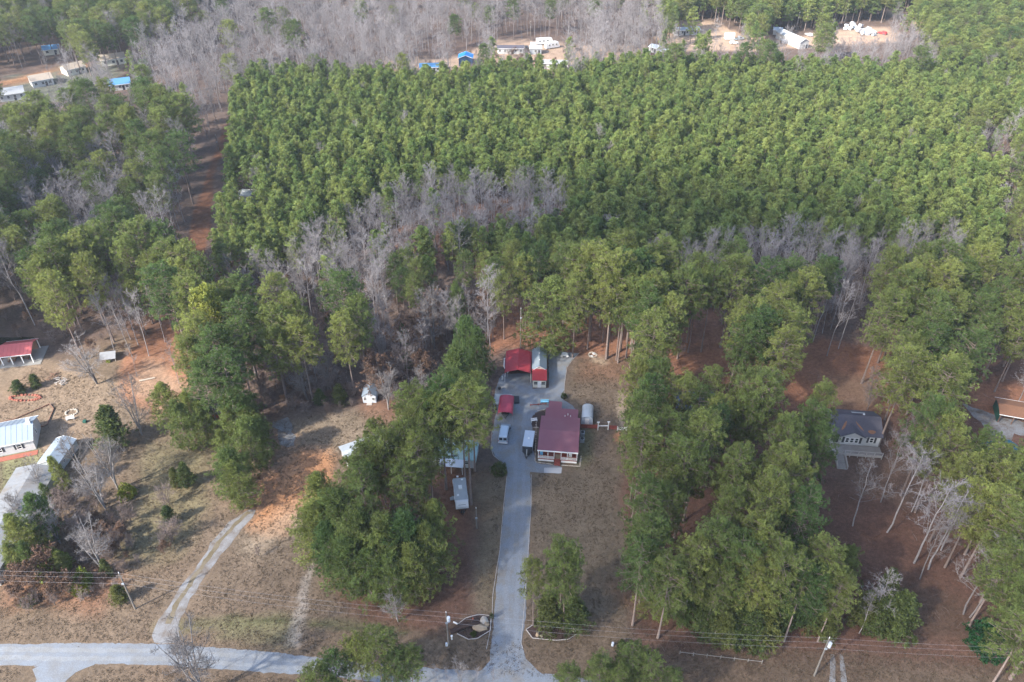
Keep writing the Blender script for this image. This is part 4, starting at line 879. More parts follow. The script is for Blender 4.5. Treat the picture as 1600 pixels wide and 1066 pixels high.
def window(root, face, c, z, w, h, at, frame_m=None, mull=True, name='window'):
    """window proud of a wall; face in front/back/left/right; c = centre along the wall, at = wall plane"""
    o = empty_part(name, root); f = MB(); t = .07
    def put(b, a0, a1, z0, z1, p0, p1):
        s = -1 if face in ('front', 'left') else 1; q0, q1 = sorted((at+s*p0, at+s*p1))
        if face in ('front', 'back'): b.box(a0, a1, q0, q1, z0, z1)
        else: b.box(q0, q1, a0, a1, z0, z1)
    put(f, c-w/2, c-w/2+t, z, z+h, .003, .09); put(f, c+w/2-t, c+w/2, z, z+h, .003, .09)
    put(f, c-w/2+t, c+w/2-t, z, z+t, .003, .09); put(f, c-w/2+t, c+w/2-t, z+h-t, z+h, .003, .09)
    if mull: put(f, c-w/2+t, c+w/2-t, z+h/2-t*.4, z+h/2+t*.4, .003, .07)
    o = f.build(name, frame_m or M['white_trim'], root)
    p = MB(); put(p, c-w/2+t, c+w/2-t, z+t, z+h-t, .002, .03); p.build('pane', M['glass'], o)
    return o
def empty_part(n, r): return None
def shutter(root, face, c, z, w, h, at, m):
    b = MB(); s = -1 if face in ('front', 'left') else 1; q0, q1 = sorted((at+s*.003, at+s*.05))
    (b.box(c-w/2, c+w/2, q0, q1, z, z+h) if face in ('front', 'back') else b.box(q0, q1, c-w/2, c+w/2, z, z+h)); return b.build('shutter', m, root)
def door(root, face, c, w, h, at, m, z=0, handle=True):
    b = MB(); s = -1 if face in ('front', 'left') else 1; q0, q1 = sorted((at+s*.003, at+s*.06))
    (b.box(c-w/2, c+w/2, q0, q1, z, z+h) if face in ('front', 'back') else b.box(q0, q1, c-w/2, c+w/2, z, z+h)); o = b.build('door', m, root)
    if handle:
        q0, q1 = sorted((at+s*.06, at+s*.12)); a = c+w*.38; b = MB()
        (b.box(a-.03, a+.03, q0, q1, z+1, z+1.12) if face in ('front', 'back') else b.box(q0, q1, a-.03, a+.03, z+1, z+1.12)); b.build('handle', M['black'], o)
    return o
def barrel(root, w, d, eave, rise, m, y0=0, th=.06, name='roof', n=12, drop=.0, ribs=0):
    pts = [(-w/2*math.cos(math.pi*i/n), eave+rise*math.sin(math.pi*i/n)**.9) for i in range(n+1)]
    if drop: pts = [(-w/2, eave-drop)]+pts+[(w/2, eave-drop)]
    inn = [(x*(1-th/(w/2)), z-th) for x, z in pts][::-1]
    b = MB()
    k = len(pts)
    for i in range(k-1):
        b.prism([pts[i], pts[i+1], inn[k-2-i], inn[k-1-i]], y0, y0+d, 'y')
    return b.build(name, m, root)
def wheel(root, x, y, r, wd, axis='x', z=None, rim=None):
    z = r if z is None else z; b = MB(); q = wd/2
    p = [(x-q, y, z), (x+q, y, z)] if axis == 'x' else [(x, y-q, z), (x, y+q, z)]
    b.tube(p, r, 14); o = b.build('wheel', M['black'], root)
    c = MB(); p = [(x-q-.01, y, z), (x+q+.01, y, z)] if axis == 'x' else [(x, y-q-.01, z), (x, y+q+.01, z)]
    c.tube(p, r*.55, 10); c.build('rim', rim or M['grey_metal'], o); return o

# ------------------------------------------------------------ the burgundy-roofed house
x, y, rz, w_ = frame((839.6, 703.6), (903.5, 708.4), 3.0)
hs = empty('house', (x, y, 0), rz, 'long house with burgundy metal roof and a railed white front porch', 'house')
D1 = depth((871.5, 706), (875, 652), 3.0); W1 = w_
print('house', W1, D1)
pd = 2.1
walls(hs, W1-.6, D1-pd-.3, 2.75, .3, M['red_wood'], 'x', pd)
# main roof: long low gable whose front slope runs on over the porch
b = MB(); rz_ = 3.7; yr = D1*.52
b.prism([(0, 2.95), (yr, rz_), (D1, 3.0), (D1, 3.12), (yr, rz_+.12), (0, 3.07)], -W1/2, W1/2, 'x')
for i in range(1, 22):
    xx = -W1/2+i*W1/22
    b.prism([(0, 3.06), (yr, rz_+.11), (yr, rz_+.16), (0, 3.11)], xx-.02, xx+.02, 'x'); b.prism([(D1, 3.11), (yr, rz_+.11), (yr, rz_+.16), (D1, 3.16)], xx-.02, xx+.02, 'x')
b.build('roof', M['burgundy'], hs)
MB().box(-W1/2, W1/2, -.1, -.005, 2.84, 3.12).build('fascia', M['white_trim'], hs)
# rear wing and rear porch roofs
b = MB(); b.prism([(D1+.01, 2.75), (D1+3.5, 2.35), (D1+3.5, 2.45), (D1+.01, 2.85)], -W1/2+.8, W1/2-.5, 'x')
for i in range(1, 18):
    xx = -W1/2+.8+i*(W1-1.3)/18; b.prism([(D1+.01, 2.84), (D1+3.5, 2.44), (D1+3.5, 2.49), (D1+.01, 2.89)], xx-.02, xx+.02, 'x')
b.build('rear_roof', M['burgundy'], hs)
MB().box(-W1/2+1.1, W1/2-.8, D1-.2, D1+3.2, 0, 2.3).build('rear_wall', M['red_wood'], hs)
b = MB(); b.prism([(D1+3.52, 2.2), (D1+6.3, 1.9), (D1+6.3, 1.98), (D1+3.52, 2.28)], -W1/2+1.3, -W1/2+4.2, 'x'); b.build('back_porch_roof', M['burgundy'], hs)
for xx in (-W1/2+1.4, -W1/2+4.1): MB().box(xx-.06, xx+.06, D1+6.1, D1+6.22, 0, 1.9).build('post', M['white_trim'], hs)
for (xx, yy) in ((.9, D1+.5), (1.5, D1+1.1), (2.1, D1+.6)): MB().tube([(xx, yy, 2.7), (xx, yy, 3.2)], .07, 8).build('vent_pipe', M['white_trim'], hs)
MB().box(-W1/2+.15, W1/2-.15, 0, pd, .55, .75).build('porch_deck', M['red_wood'], hs)
for a0, a1 in ((-W1/2+.2, -.75), (.75, W1/2-.2)):
    b = MB().box(a0, a1, .03, .08, .02, .54); b.build('skirting', M['white_trim'], hs)
    r = MB().box(a0, a1, .02, .09, 1.55, 1.63).build('railing', M['red_wood'], hs)
    k = MB(); n = int((a1-a0)/.16)
    for i in range(n+1):
        xx = a0+i*(a1-a0)/n; k.box(xx-.045, xx+.045, .035, .075, .76, 1.55)
    tag(k.build('baluster', M['white_trim'], r), kind='stuff')
for xx in (-W1/2+.22, -2.0, -.72, .72, 2.0, W1/2-.22): MB().box(xx-.07, xx+.07, .1, .24, .75, 2.95).build('post', M['white_trim'], hs)
for i in range(3): MB().box(-.6, .6, -.35*(i+1), -.35*i-.004, 0, .55-.17*i).build('step', M['red_wood'], hs)
MB().box(-.5, .5, .3, 1.5, .755, .775).build('door_mat', M['boulder'], hs)
door(hs, 'front', 0, 1, 2.05, pd, M['white_trim'], .76)
for c in (-3, -1.8, 2.4): window(hs, 'front', c, 1.4, .9, 1.1, pd)
for c in (4, 7): window(hs, 'right', c, 1.2, 1.0, 1.1, W1/2-.3); window(hs, 'left', c, 1.2, 1.0, 1.1, -W1/2+.3)
def at_house(lx, ly): 
    v = Matrix.Rotation(rz0, 3, 'Z') @ Vector((lx, ly, 0)); return (hx+v.x, hy+v.y, 0)
hx, hy, rz0 = x, y, rz
for lx, c, nm in ((-W1/2+.8, 'lightblue', 'light blue'), (2.6, 'white_trim', 'white')):
    p = at_house(lx, .9); b = MB().box(-.3, .3, -.3, .3, .38, .45).box(-.3, .3, .25, .31, .45, 1.0).box(-.32, -.26, -.28, .3, .45, .65).box(.26, .32, -.28, .3, .45, .65)
    for q in ((-.26, -.26), (.26, -.26), (-.26, .26), (.26, .26)): b.box(q[0]-.03, q[0]+.03, q[1]-.03, q[1]+.03, 0, .38)
    o = b.build('porch_chair', M[c], None, (p[0], p[1], .76), rz0); tag(o, f'{nm} armchair on the front porch of the burgundy-roofed house', 'chair', 'chairs on the porch')
b = MB().box(-.45, .45, -.45, .45, 0, .9).mat(1).tube([(0, 0, .9), (0, 0, .95)], .36, 12)
def unit_mesh(): return b.mesh('heat_pump', [M['grey_metal'], M['black']])
um = unit_mesh()
for i, (px, py, tx) in enumerate([(910, 680, 'far one of two grey heat pump units beside the house wall'), (909.5, 690, 'near one of two grey heat pump units beside the house wall')]):
    g = G(px, py); o = link('heat_pump', um); o.location = g; o.rotation_euler.z = rz0; tag(o, tx, 'heat pump', 'heat pumps beside the house')

# ------------------------------------------------------------ big red carport, shed, small carport
x, y, rz, w_ = frame((788.3, 582), (829.7, 583), 2.9); d = depth((808, 582), (812, 549), 2.9); print('carport', w_, d)
cp = empty('carport', (x, y, 0), rz, 'large open carport with bright red arched metal roof', 'carport')
b = MB(); n = 8; pr = [(-w_/2, 2.1), (-w_/2, 2.75), (-w_/2+.35, 3.05), (0, 3.85), (w_/2-.35, 3.05), (w_/2, 2.75), (w_/2, 2.1)]
for i in range(6): 
    p, q = pr[i], pr[i+1]; b.prism([p, q, (q[0]*.99, q[1]-.06), (p[0]*.99, p[1]-.06)], 0, d, 'y')
for i in range(1, 14):
    yy = i*d/14
    for p, q in ((pr[2], pr[3]), (pr[4], pr[3])): b.prism([(p[0], p[1]-.01), (q[0], q[1]-.01), (q[0], q[1]+.035), (p[0], p[1]+.035)], yy-.03, yy+.03, 'y')
b.build('roof', M['red_roof'], cp)
for xx in (-w_/2+.06, w_/2-.06):
    for k in range(5): MB().box(xx-.04, xx+.04, k*(d-.1)/4, k*(d-.1)/4+.08, 0, 2.1).build('post', M['white_trim'], cp)
MB().box(-w_/2+.1, w_/2-.1, d-.02, d+.02, .3, 2.8).build('back_panel', M['crimson'], cp)

x, y, rz, w_ = frame((832.4, 604.5), (853, 604.8), .2); d = depth((843, 580), (843, 551), 3); print('shed', w_, d)
sh = empty('shed', (x, y, 0), rz, 'narrow shed with blue-grey roof, red awning and cream front', 'shed')
MB().box(-w_/2, w_/2, 0, 3.2, 0, 2.2).build('front_room', M['cream'], sh)
b = MB().prism([(-.25, 2.25), (3.3, 2.75), (3.3, 2.83), (-.25, 2.33)], -w_/2-.15, w_/2+.15, 'x')
for i in range(1, 9): xx = -w_/2+i*w_/9; b.prism([(-.25, 2.32), (3.3, 2.82), (3.3, 2.87), (-.25, 2.37)], xx-.03, xx+.03, 'x')
b.build('awning_roof', M['red_bright'], sh)
walls(sh, w_, d+.4, 2.55, 1.1, M['cream'], 'y', 3.35)
roof(sh, w_, d+.4, 2.6, 1.1, M['slate'], 'y', 3.35, .2, .1, trim=M['white_trim'])
for xx in (-w_/2+.65, w_/2-.65): window(sh, 'front', xx, .85, .95, .95, 0, M['cream'])
door(sh, 'front', 0, .8, 1.95, 0, M['white_trim'])
for yy in (5.5, 8): MB().tube([(0, yy, 3.7), (0, yy, 4.0)], .1, 8).build('roof_vent', M['white_trim'], sh)

x, y, rz, w_ = frame((777.5, 645), (801, 646), 2.5); d = depth((789, 645), (790, 618), 2.5); print('smallcarport', w_, d)
c2 = empty('carport', (x, y, 0), rz, 'small barrel-roofed crimson carport over a loaded trailer', 'carport')
barrel(c2, w_, d, 2.1, .75, M['crimson'], drop=.4)
for xx in (-w_/2+.08, w_/2-.08):
    for k in range(3): MB().box(xx-.04, xx+.04, k*(d-.1)/2, k*(d-.1)/2+.08, 0, 1.75).build('post', M['grey_metal'], c2)
a = G(785, 633); ln = empty('lean_to', (G(785, 631, 2).x, G(785, 631, 2).y, 0), rz, 'flat grey-roofed lean-to behind the small crimson carport', 'lean-to')
b = MB().box(-2.0, 1.95, 0, 3.6, 1.72, 1.8); b.build('roof', M['grey_metal'], ln)
MB().box(-1.9, 1.85, 3.3, 3.4, 0, 1.7).build('wall', M['grey_wood'], ln)
for xx in (-1.85, 1.8): 
    for yy in (.1, 3.2): MB().box(xx-.05, xx+.05, yy-.05, yy+.05, 0, 1.71).build('post', M['grey_metal'], ln)
# utility trailer with gear
x, y, rz, L_ = frame2((789.5, 656), (790, 636)); ut = empty('utility_trailer', (x, y, 0), rz, 'black utility trailer loaded with gear under the small crimson carport', 'trailer')
MB().tube([(0, 0, .45), (-.7, 1.3, .45)], .05, 6).tube([(0, 0, .45), (.7, 1.3, .45)], .05, 6).tube([(0, -.2, .45), (0, 0, .45)], .07, 6).build('tongue', M['black'], ut)
MB().box(-.85, .85, 1.3, 4.3, .45, .55).build('bed', M['charcoal'], ut)
for s in (-1, 1): wheel(ut, s*1.0, 3, .33, .2); MB().box(s*.85-.03, s*.85+.03, 1.3, 4.3, .56, .85).build('rail', M['black'], ut)
for i, (q, yy) in enumerate(((-.42, 1.9), (.45, 1.8), (-.4, 3.2), (.4, 3.1))):
    b = MB().box(q-.28, q+.28, yy-.4, yy+.4, .56, 1.0).mat(1).box(q-.2, q+.2, yy-.5, yy-.1, 1.0, 1.2).tube([(q-.4, yy-.35, 1.1), (q+.4, yy-.35, 1.1)], .05, 6)
    m_ = b.mesh('gear', [M['black'], M['white_trim'] if i % 2 == 0 else M['grey_metal']]); o = link('gear', m_, ut)
# boat under the big carport
x, y, rz, L_ = frame2((793, 587.5), (794, 569)); bo = empty('motorboat', (x, y, 0), rz, 'plum and white motorboat poking out of the big red carport', 'boat')
def hull(name, m, L, W, z0, z1, inset=0):
    b = MB(); secs = []
    for i in range(9):
        t = i/8; wd = W/2*min(1, math.sin(min(1, t*2.2)*math.pi/2)**.8)*(1-inset); yy = .25*inset*3+t*(L-.5*inset)
        secs.append([(-wd, yy, z1+.15*(1-t)), (-wd*.75, yy, (z0+z1)/2), (0, yy, z0+.35*(1-t)**2), (wd*.75, yy, (z0+z1)/2), (wd, yy, z1+.15*(1-t))])
    pts = [p for s in secs for p in s]; fs = [(i*5+k, i*5+k+1, (i+1)*5+k+1, (i+1)*5+k) for i in range(8) for k in range(4)]+[(i*5, (i+1)*5, (i+1)*5+4, i*5+4) for i in range(8)]+[(40, 41, 42, 43, 44)]
    return b.poly(pts, fs).build(name, m, bo)
hull('hull', M['carwhite'], 5.4, 2.1, .5, 1.15); b = MB(); b.poly([(0, .5, 1.34), (-.75, 2.0, 1.26), (.75, 2.0, 1.26), (-.8, 5.1, 1.22), (.8, 5.1, 1.22), (0, 1.6, 1.55), (0, 4.9, 1.6)], [(0, 5, 1), (0, 2, 5), (1, 5, 6, 3), (2, 4, 6, 5), (3, 6, 4)]); b.build('cover', M['purple'], bo)
for s in (-1, 1): wheel(bo, s*.95, 3.6, .3, .18)
MB().box(-.06, .06, -.9, 3.8, .36, .44).build('trailer_frame', M['grey_metal'], bo)

# ------------------------------------------------------------ van, cargo trailer, camper
def profile_body(root, prof, W, inset, m, name='body', z_in=1.1):
    """side profile (y,z) with the part above z_in narrowed"""
    wd = lambda z: W/2-(inset*max(0, z-z_in))
    n = len(prof); pts = [(-wd(z), y_, z) for y_, z in prof]+[(wd(z), y_, z) for y_, z in prof]
    b = MB().poly(pts, [tuple(range(n)), tuple(range(2*n-1, n-1, -1))]+[(i, n+i, n+(i+1) % n, (i+1) % n) for i in range(n)])
    o = b.build(name, m, root); return o, wd
x, y, rz, L_ = frame2((785.7, 694.3), (790, 671.5)); print('van', L_)
va = empty('van', (x, y, 0), rz, 'silver passenger van parked with its rear doors toward the road', 'van')
L_ = 5.4
profile_body(va, [(0, .35), (0, 1.1), (.12, 1.95), (.3, 2.05), (3.6, 2.05), (3.9, 1.95), (4.45, 1.25), (5.3, 1.0), (5.4, .75), (5.4, .35)], 1.98, .14, M['silver'])
MB().box(-1.0, 1.0, -.14, -.003, .35, .62).build('bumper', M['carwhite'], va)
for s in (-1, 1):
    MB().poly([(s*.12, .02-.03, 1.15), (s*.8, -.01, 1.15), (s*.78, .075, 1.75), (s*.12, .075, 1.75)], [(0, 1, 2, 3)]).build('rear_window', M['glass'], va)
    MB().box(s*.93-.05, s*.93+.05, -.02, .04, .75, 1.1).build('tail_light', M['red_bright'], va)
    for k in range(3): MB().poly([(s*(1.0), .55+k*1.05, 1.2), (s*1.0, 1.45+k*1.05, 1.2), (s*.93, 1.45+k*1.05, 1.75), (s*.93, .55+k*1.05, 1.75)], [(0, 1, 2, 3)]).build('side_window', M['glass'], va)
    wheel(va, s*.88, 1.0, .36, .24); wheel(va, s*.88, 4.4, .36, .24)
    MB().box(s*1.12-.1, s*1.12+.1, 3.75, 3.85, 1.15, 1.4).build('mirror', M['black'], va)
    MB().box(s*.7-.02, s*.7+.02, .6, 3.3, 2.06, 2.11).build('roof_rail', M['grey_metal'], va)
MB().poly([(-.82, 3.95, 1.93), (.82, 3.95, 1.93), (.88, 4.44, 1.28), (-.88, 4.44, 1.28)], [(0, 1, 2, 3)]).build('windshield', M['glass'], va)

x, y, rz, L_ = frame2((824, 697.7), (828.2, 673.2), 2.2); print('cargo', L_)
ct = empty('cargo_trailer', (x, y, 0), rz, 'white enclosed cargo trailer with black pointed nose beside the house', 'trailer'); W_ = 2.05
MB().box(-W_/2, W_/2, 0, L_, .5, 2.2).build('body', M['bright_metal'], ct)
MB().poly([(-W_/2, -.005, .5), (0, -.95, .5), (W_/2, -.005, .5), (-W_/2, -.005, 2.15), (0, -.75, 2.1), (W_/2, -.005, 2.15)], [(0, 1, 4, 3), (1, 2, 5, 4), (3, 4, 5), (0, 2, 1)]).build('nose', M['charcoal'], ct)
MB().box(-W_/2-.03, W_/2+.03, -.02, L_+.03, 2.205, 2.24).build('roof', M['bright_metal'], ct)
MB().box(-.04, .04, -.97, -.72, .55, 2.1).build('nose_trim', M['white_trim'], ct)
MB().box(-.2, .2, 2.2, 2.6, 2.245, 2.33).build('roof_vent', M['white_trim'], ct)
for s in (-1, 1):
    for yy in (1.9, 2.7): wheel(ct, s*1.12, yy, .33, .2)
    MB().box(s*1.15-.12, s*1.15+.12, 1.45, 3.15, .72, .78).build('fender', M['black'], ct)
MB().tube([(-.7, 0, .42), (0, -1.7, .42)], .05, 6).tube([(.7, 0, .42), (0, -1.7, .42)], .05, 6).tube([(0, -1.5, .1), (0, -1.5, .8)], .05, 6).build('tongue', M['black'], ct)

x, y, rz, L_ = frame2((721.4, 781), (717.4, 747.5), 3.0); print('camper', L_)
ca = empty('camper_trailer', (x, y, 0), rz, 'white camper trailer with grey roof parked under the tall pines', 'camper'); W_ = 2.45
MB().prism([(0, .55), (-.75, 1.3), (-.75, 1.9), (-.35, 2.8), (0, 2.98), (L_, 2.98), (L_, .55)], -W_/2, W_/2, 'x').build('body', M['carwhite'], ca)
MB().box(-W_/2-.02, W_/2+.02, .02, L_+.03, 2.985, 3.06).build('roof', mat('dusty grey rubber roof', (.40, .42, .44), .8, dirt=(.33, .34, .34, .6)), ca)
MB().poly([(-.75, -.757, 1.5), (.75, -.757, 1.5), (.7, -.60, 2.28), (-.7, -.60, 2.28)], [(0, 1, 2, 3)]).build('front_window', M['glass'], ca)
MB().box(-.35, .35, 2.7, 3.6, 3.065, 3.28).build('air_conditioner', M['white_trim'], ca)
for xx, yy in ((-.6, 1.2), (.5, 5.2), (-.3, 6.1)): MB().box(xx-.2, xx+.2, yy-.2, yy+.2, 3.065, 3.14).build('roof_vent', M['white_trim'], ca)
for s in (-1, 1):
    for yy in (3.4, 4.3): wheel(ca, s*1.1, yy, .36, .22)
    window(ca, 'right' if s > 0 else 'left', 1.3, 1.6, .9, .7, s*W_/2, mull=False); window(ca, 'right' if s > 0 else 'left', 5.6, 1.6, 1.1, .7, s*W_/2, mull=False)
door(ca, 'left', 3.0, .7, 1.9, -W_/2, M['white_trim'], .7)
MB().box(-W_/2-.9, -W_/2-.01, 2.6, 3.4, .3, .36).box(-W_/2-.55, -W_/2-.01, 2.6, 3.4, .55, .6).build('step', M['grey_metal'], ca)
MB().tube([(-.8, 0, .45), (0, -1.6, .45)], .06, 6).tube([(.8, 0, .45), (0, -1.6, .45)], .06, 6).build('tongue', M['black'], ca)
for s in (-1, 1): MB().tube([(s*.18, -1.0, .5), (s*.18, -1.0, 1.05)], .16, 10).build('gas_bottle', M['black'], ca)

# ------------------------------------------------------------ odds and ends on the home yard
x, y, rz, w_ = frame((907.6, 663), (926, 664.5), 0); gh = empty('arched_shed', (x, y, 0), rz, 'small arched white metal shed right of the burgundy-roofed house', 'shed'); w_ = 2.5
def arch_shed(root, w, d, h, mroof, mend):
    barrel(root, w, d, h*.55, h*.45, mroof, drop=h*.54)
    n = 12; pts = [(-w/2*.97, 0)]+[(-w/2*.97*math.cos(math.pi*i/n), h*.55+h*.43*math.sin(math.pi*i/n)**.9) for i in range(n+1)]+[(w/2*.97, 0)]
    MB().prism(pts, .05, .11, 'y').build('end_wall', mend, root); MB().prism(pts, d-.11, d-.05, 'y').build('end_wall', mend, root)
arch_shed(gh, w_, 4.4, 2.3, M['metal_pale'], M['bright_metal']); door(gh, 'front', 0, .9, 1.7, .05, M['white_trim'])
def bench(px, py, ang, m, label, w=1.3, nm='bench'):
    g = G(px, py); o = empty(nm, g, ang, label, 'bench'); MB().box(-w/2, w/2, -.2, .2, .42, .48).build('seat', m, o)
    MB().box(-w/2, w/2, .19, .24, .55, .9).build('backrest', m, o)
    for s in (-1, 1): MB().box(s*w*.42-.05, s*w*.42+.05, -.18, .24, 0, .42).build('leg', m, o)
    return o
bench(834.5, 659, .2, M['white_trim'], 'white bench in the mulch bed left of the house', 1.4)
bench(110.5, 656, .35, M['white_trim'], 'white garden bench in front of the stone fire ring', 1.7)
bench(851, 630, .05, M['lightblue'], 'light blue bench beside the low red rail behind the house', 1.9)
g = G(829, 634.5); g2 = G(853, 632.5); d = g2-g; rl = empty('low_rail', g, math.atan2(d.y, d.x), 'low reddish timber rail on the gravel behind the burgundy-roofed house', 'rail')
for k in range(3): MB().box(k*d.length/2-.06, k*d.length/2+.06, -.06, .06, 0, .55).build('post', M['red_wood'], rl)
MB().box(-.1, d.length+.1, -.11, -.061, .3, .5).build('board', M['red_wood'], rl)
def round_table(px, py, label):
    g = G(px, py); o = empty('patio_table', g, 0, label, 'table'); MB().tube([(0, 0, .7), (0, 0, .75)], .75, 18).build('table_top', M['white_trim'], o); MB().tube([(0, 0, 0), (0, 0, .7)], .08, 8).build('leg', M['grey_metal'], o)
round_table(882, 557, 'round white patio table on the gravel behind the shed')
for i, (px, py, dd) in enumerate(((877.5, 558.5, 'left'), (887, 559, 'right'))):
    g = G(px, py); b = MB().box(-.28, .28, -.28, .28, .38, .45).box(-.28, .28, .24, .3, .45, .95)
    for q in ((-.24, -.24), (.24, -.24), (-.24, .24), (.24, .24)): b.box(q[0]-.03, q[0]+.03, q[1]-.03, q[1]+.03, 0, .38)
    o = b.build('patio_chair', M['white_trim'], None, g, .6*(i*2-1)); tag(o, f'white patio chair on the {dd} of the round table behind the shed', 'chair', 'patio chairs')
def ring(px, py, r, n, m, label, ry=None, nm='fire_ring', sz=.26):
    g = G(px, py); o = empty(nm, g, 0, label, 'fire ring'); ry = ry or r; me = rock_mesh('stone', sz, sz*.8, sz*.8, 5, m)
    for i in range(n):
        a = 2*math.pi*i/n; s = link('stone', me, o); s.location = (math.cos(a)*r, math.sin(a)*ry, .08); s.rotation_euler.z = a*3; s.scale = [1+.2*math.sin(i*5)]*3
    return o
ring(926, 555, .95, 12, M['stone'], 'pale stone fire ring at the back corner of the home yard')
ring(112, 645, 1.25, 16, M['stone'], 'oval stone fire ring on the tan lawn', 1.0)
for i, (px, py) in enumerate([(924.5, 557.5), (928, 553)]):
    o = link('rock', rock_mesh('rock', .5, .35, .35, 60+i, M['white_trim'])); o.location = G(px, py); tag(o, ['pale rock at the near edge of the yard fire ring', 'pale rock at the far edge of the yard fire ring'][i], 'rock', 'rocks by the yard fire ring')
# kettle grill, canister, black bin
g = G(780.5, 611); gr = empty('charcoal_grill', g, 0, 'black kettle grill standing behind the grey lean-to', 'grill')
import bmesh
bm = bmesh.new(); bmesh.ops.create_uvsphere(bm, u_segments=12, v_segments=8, radius=.38); me = bpy.data.meshes.new('bowl'); bm.to_mesh(me); bm.free(); me.materials.append(M['black']); o = link('bowl', me, gr); o.location.z = .85
for k in range(3): MB().tube([(0, 0, .8), (.4*math.cos(k*2.1), .4*math.sin(k*2.1), 0)], .03, 5).build('leg', M['grey_metal'], gr)
o = MB().tube([(0, 0, 0), (0, 0, .9)], .2, 10).tube([(0, 0, .9), (0, 0, 1.05)], .08, 8).build('gas_cylinder', M['white_trim'], None, G(785, 593)); tag(o, 'white gas cylinder standing left of the boat bow', 'gas cylinder')
o = MB().box(-.8, .8, -1.1, 1.1, 0, .35).box(-.84, .84, -1.14, 1.14, .35, .42).build('black_bin', M['charcoal'], None, G(805.5, 626), .05); tag(o, 'low black box on the gravel right of the small crimson carport', 'box')
# planter edging, boulders
def edging(name, pts, m, label, cat, closed=True, w=.1, h=.14, z=.0, group=None):
    W = [G(*p) for p in pts]; c = W[0]; o = empty(name, c, 0, label, cat, group); n = len(W)
    for i in range(n if closed else n-1):
        a, b_ = W[i]-c, W[(i+1) % n]-c; d = b_-a; ln = d.length; nn = max(1, round(ln/4)); me = MB().box(.02, ln/nn-.02, -w/2, w/2, z, z+h).mesh('timber', m)
        for j in range(nn):
            s = link('timber', me, o); s.location = a+d*(j/nn); s.rotation_euler.z = math.atan2(d.y, d.x)
    return o
edging('bed_edging', [(715,976),(728,966),(748,960.5),(766,962.5),(767,985),(746,998),(732,999.5),(714,990.5)], M['grey_wood'], 'pale timber edging round the boulder bed left of the driveway', 'edging', False)
edging('bed_edging', [(822,984),(841,971.5),(896,979.5),(906,987.5),(888,999.5),(868,1001),(832,997.5)], M['grey_wood'], 'pale timber edging round the pine island right of the driveway', 'edging')
edging('driveway_edging', [(760,1015),(765,990),(769,960),(770,930),(776,890),(781,860),(787,790),(792,745)], M['grey_wood'], 'pale timber edging along the left side of the driveway', 'edging', False, .09, .1)
edging('driveway_edging', [(817,1014),(814,1004),(817,975),(820,940),(824,880),(830,790),(830,742)], M['grey_wood'], 'pale timber edging along the right side of the driveway', 'edging', False, .09, .1)
edging('driveway_edging', [(790,734),(783,722),(771,712),(767,700),(769,672)], M['grey_wood'], 'pale timber edging round the left bulge of the parking gravel', 'edging', False, .09, .1)
edging('driveway_edging', [(905,552),(897,560),(886,574),(882,600),(881,620)], M['grey_wood'], 'pale timber edging between the rear gravel and the brown yard', 'edging', False, .09, .1)
for i, (px, py, rx, ry, rh, m, lb) in enumerate([(749, 982, 1.25, .75, .7, 'boulder', 'large tan boulder in the bed left of the driveway'), (757, 971, .7, .9, .6, 'stone', 'pale boulder at the back of the driveway bed'), (760, 976, .6, .5, .5, 'boulder', 'smaller tan boulder against the pale one in the driveway bed'),
                                            (840, 992, .45, .35, .4, 'boulder', 'tan rock at the left of the pine island'), (846, 994, .3, .25, .25, 'stone', 'small pale rock in the pine island'), (896, 985, .55, .4, .6, 'stone', 'pale rock at the right tip of the pine island'), (739, 967, .2, .2, .2, 'brick', 'small orange rock at the back of the driveway bed')]):
    o = link('boulder', rock_mesh('boulder', rx, ry, rh, 80+i, M[m])); o.location = G(px, py); o.rotation_euler.z = .5*i; tag(o, lb, 'boulder', 'boulders in the planting beds')
o = MB().tube([(-2.6, -.9, .35), (-1, -.1, .45), (.8, .5, .5), (2.2, .8, .3)], .42, 10, .25).build('log', bpy.data.materials['dark mulch'], None, G(729, 982)); tag(o, 'thick dark log lying in the boulder bed left of the driveway', 'log')
# stones along the house beds: a loose row nobody would count
b = MB(); rr = random.Random(3)
def stones(p, q, n, r=.16):
    A, B = G(*p), G(*q)
    for i in range(n):
        c = A.lerp(B, (i+rr.random()*.6)/n); s = r*rr.uniform(.6, 1.3); v = [(c.x+s*math.cos(k)*rr.uniform(.7, 1.2), c.y+s*math.sin(k)*rr.uniform(.7, 1.2), .03) for k in (0, 1.2, 2.5, 3.7, 5)]
        b.poly(v+[(c.x, c.y, s*.9)], [(0, 1, 5), (1, 2, 5), (2, 3, 5), (3, 4, 5), (4, 0, 5)])
for p, q, n in [((837, 722), (864, 726), 22), ((877, 727), (906, 729), 22), ((838, 660), (836, 722), 34), ((908, 712), (906, 729), 12), ((840, 642), (852, 640), 8), ((833, 668), (842, 668), 6)]: stones(p, q, n)
tag(b.build('border_stones', M['stone']), 'small tan stones edging the beds round the house', 'stones', kind='stuff')
MBp = MB().box(-2.2, 2.2, -.75, .75, .005, .06); 
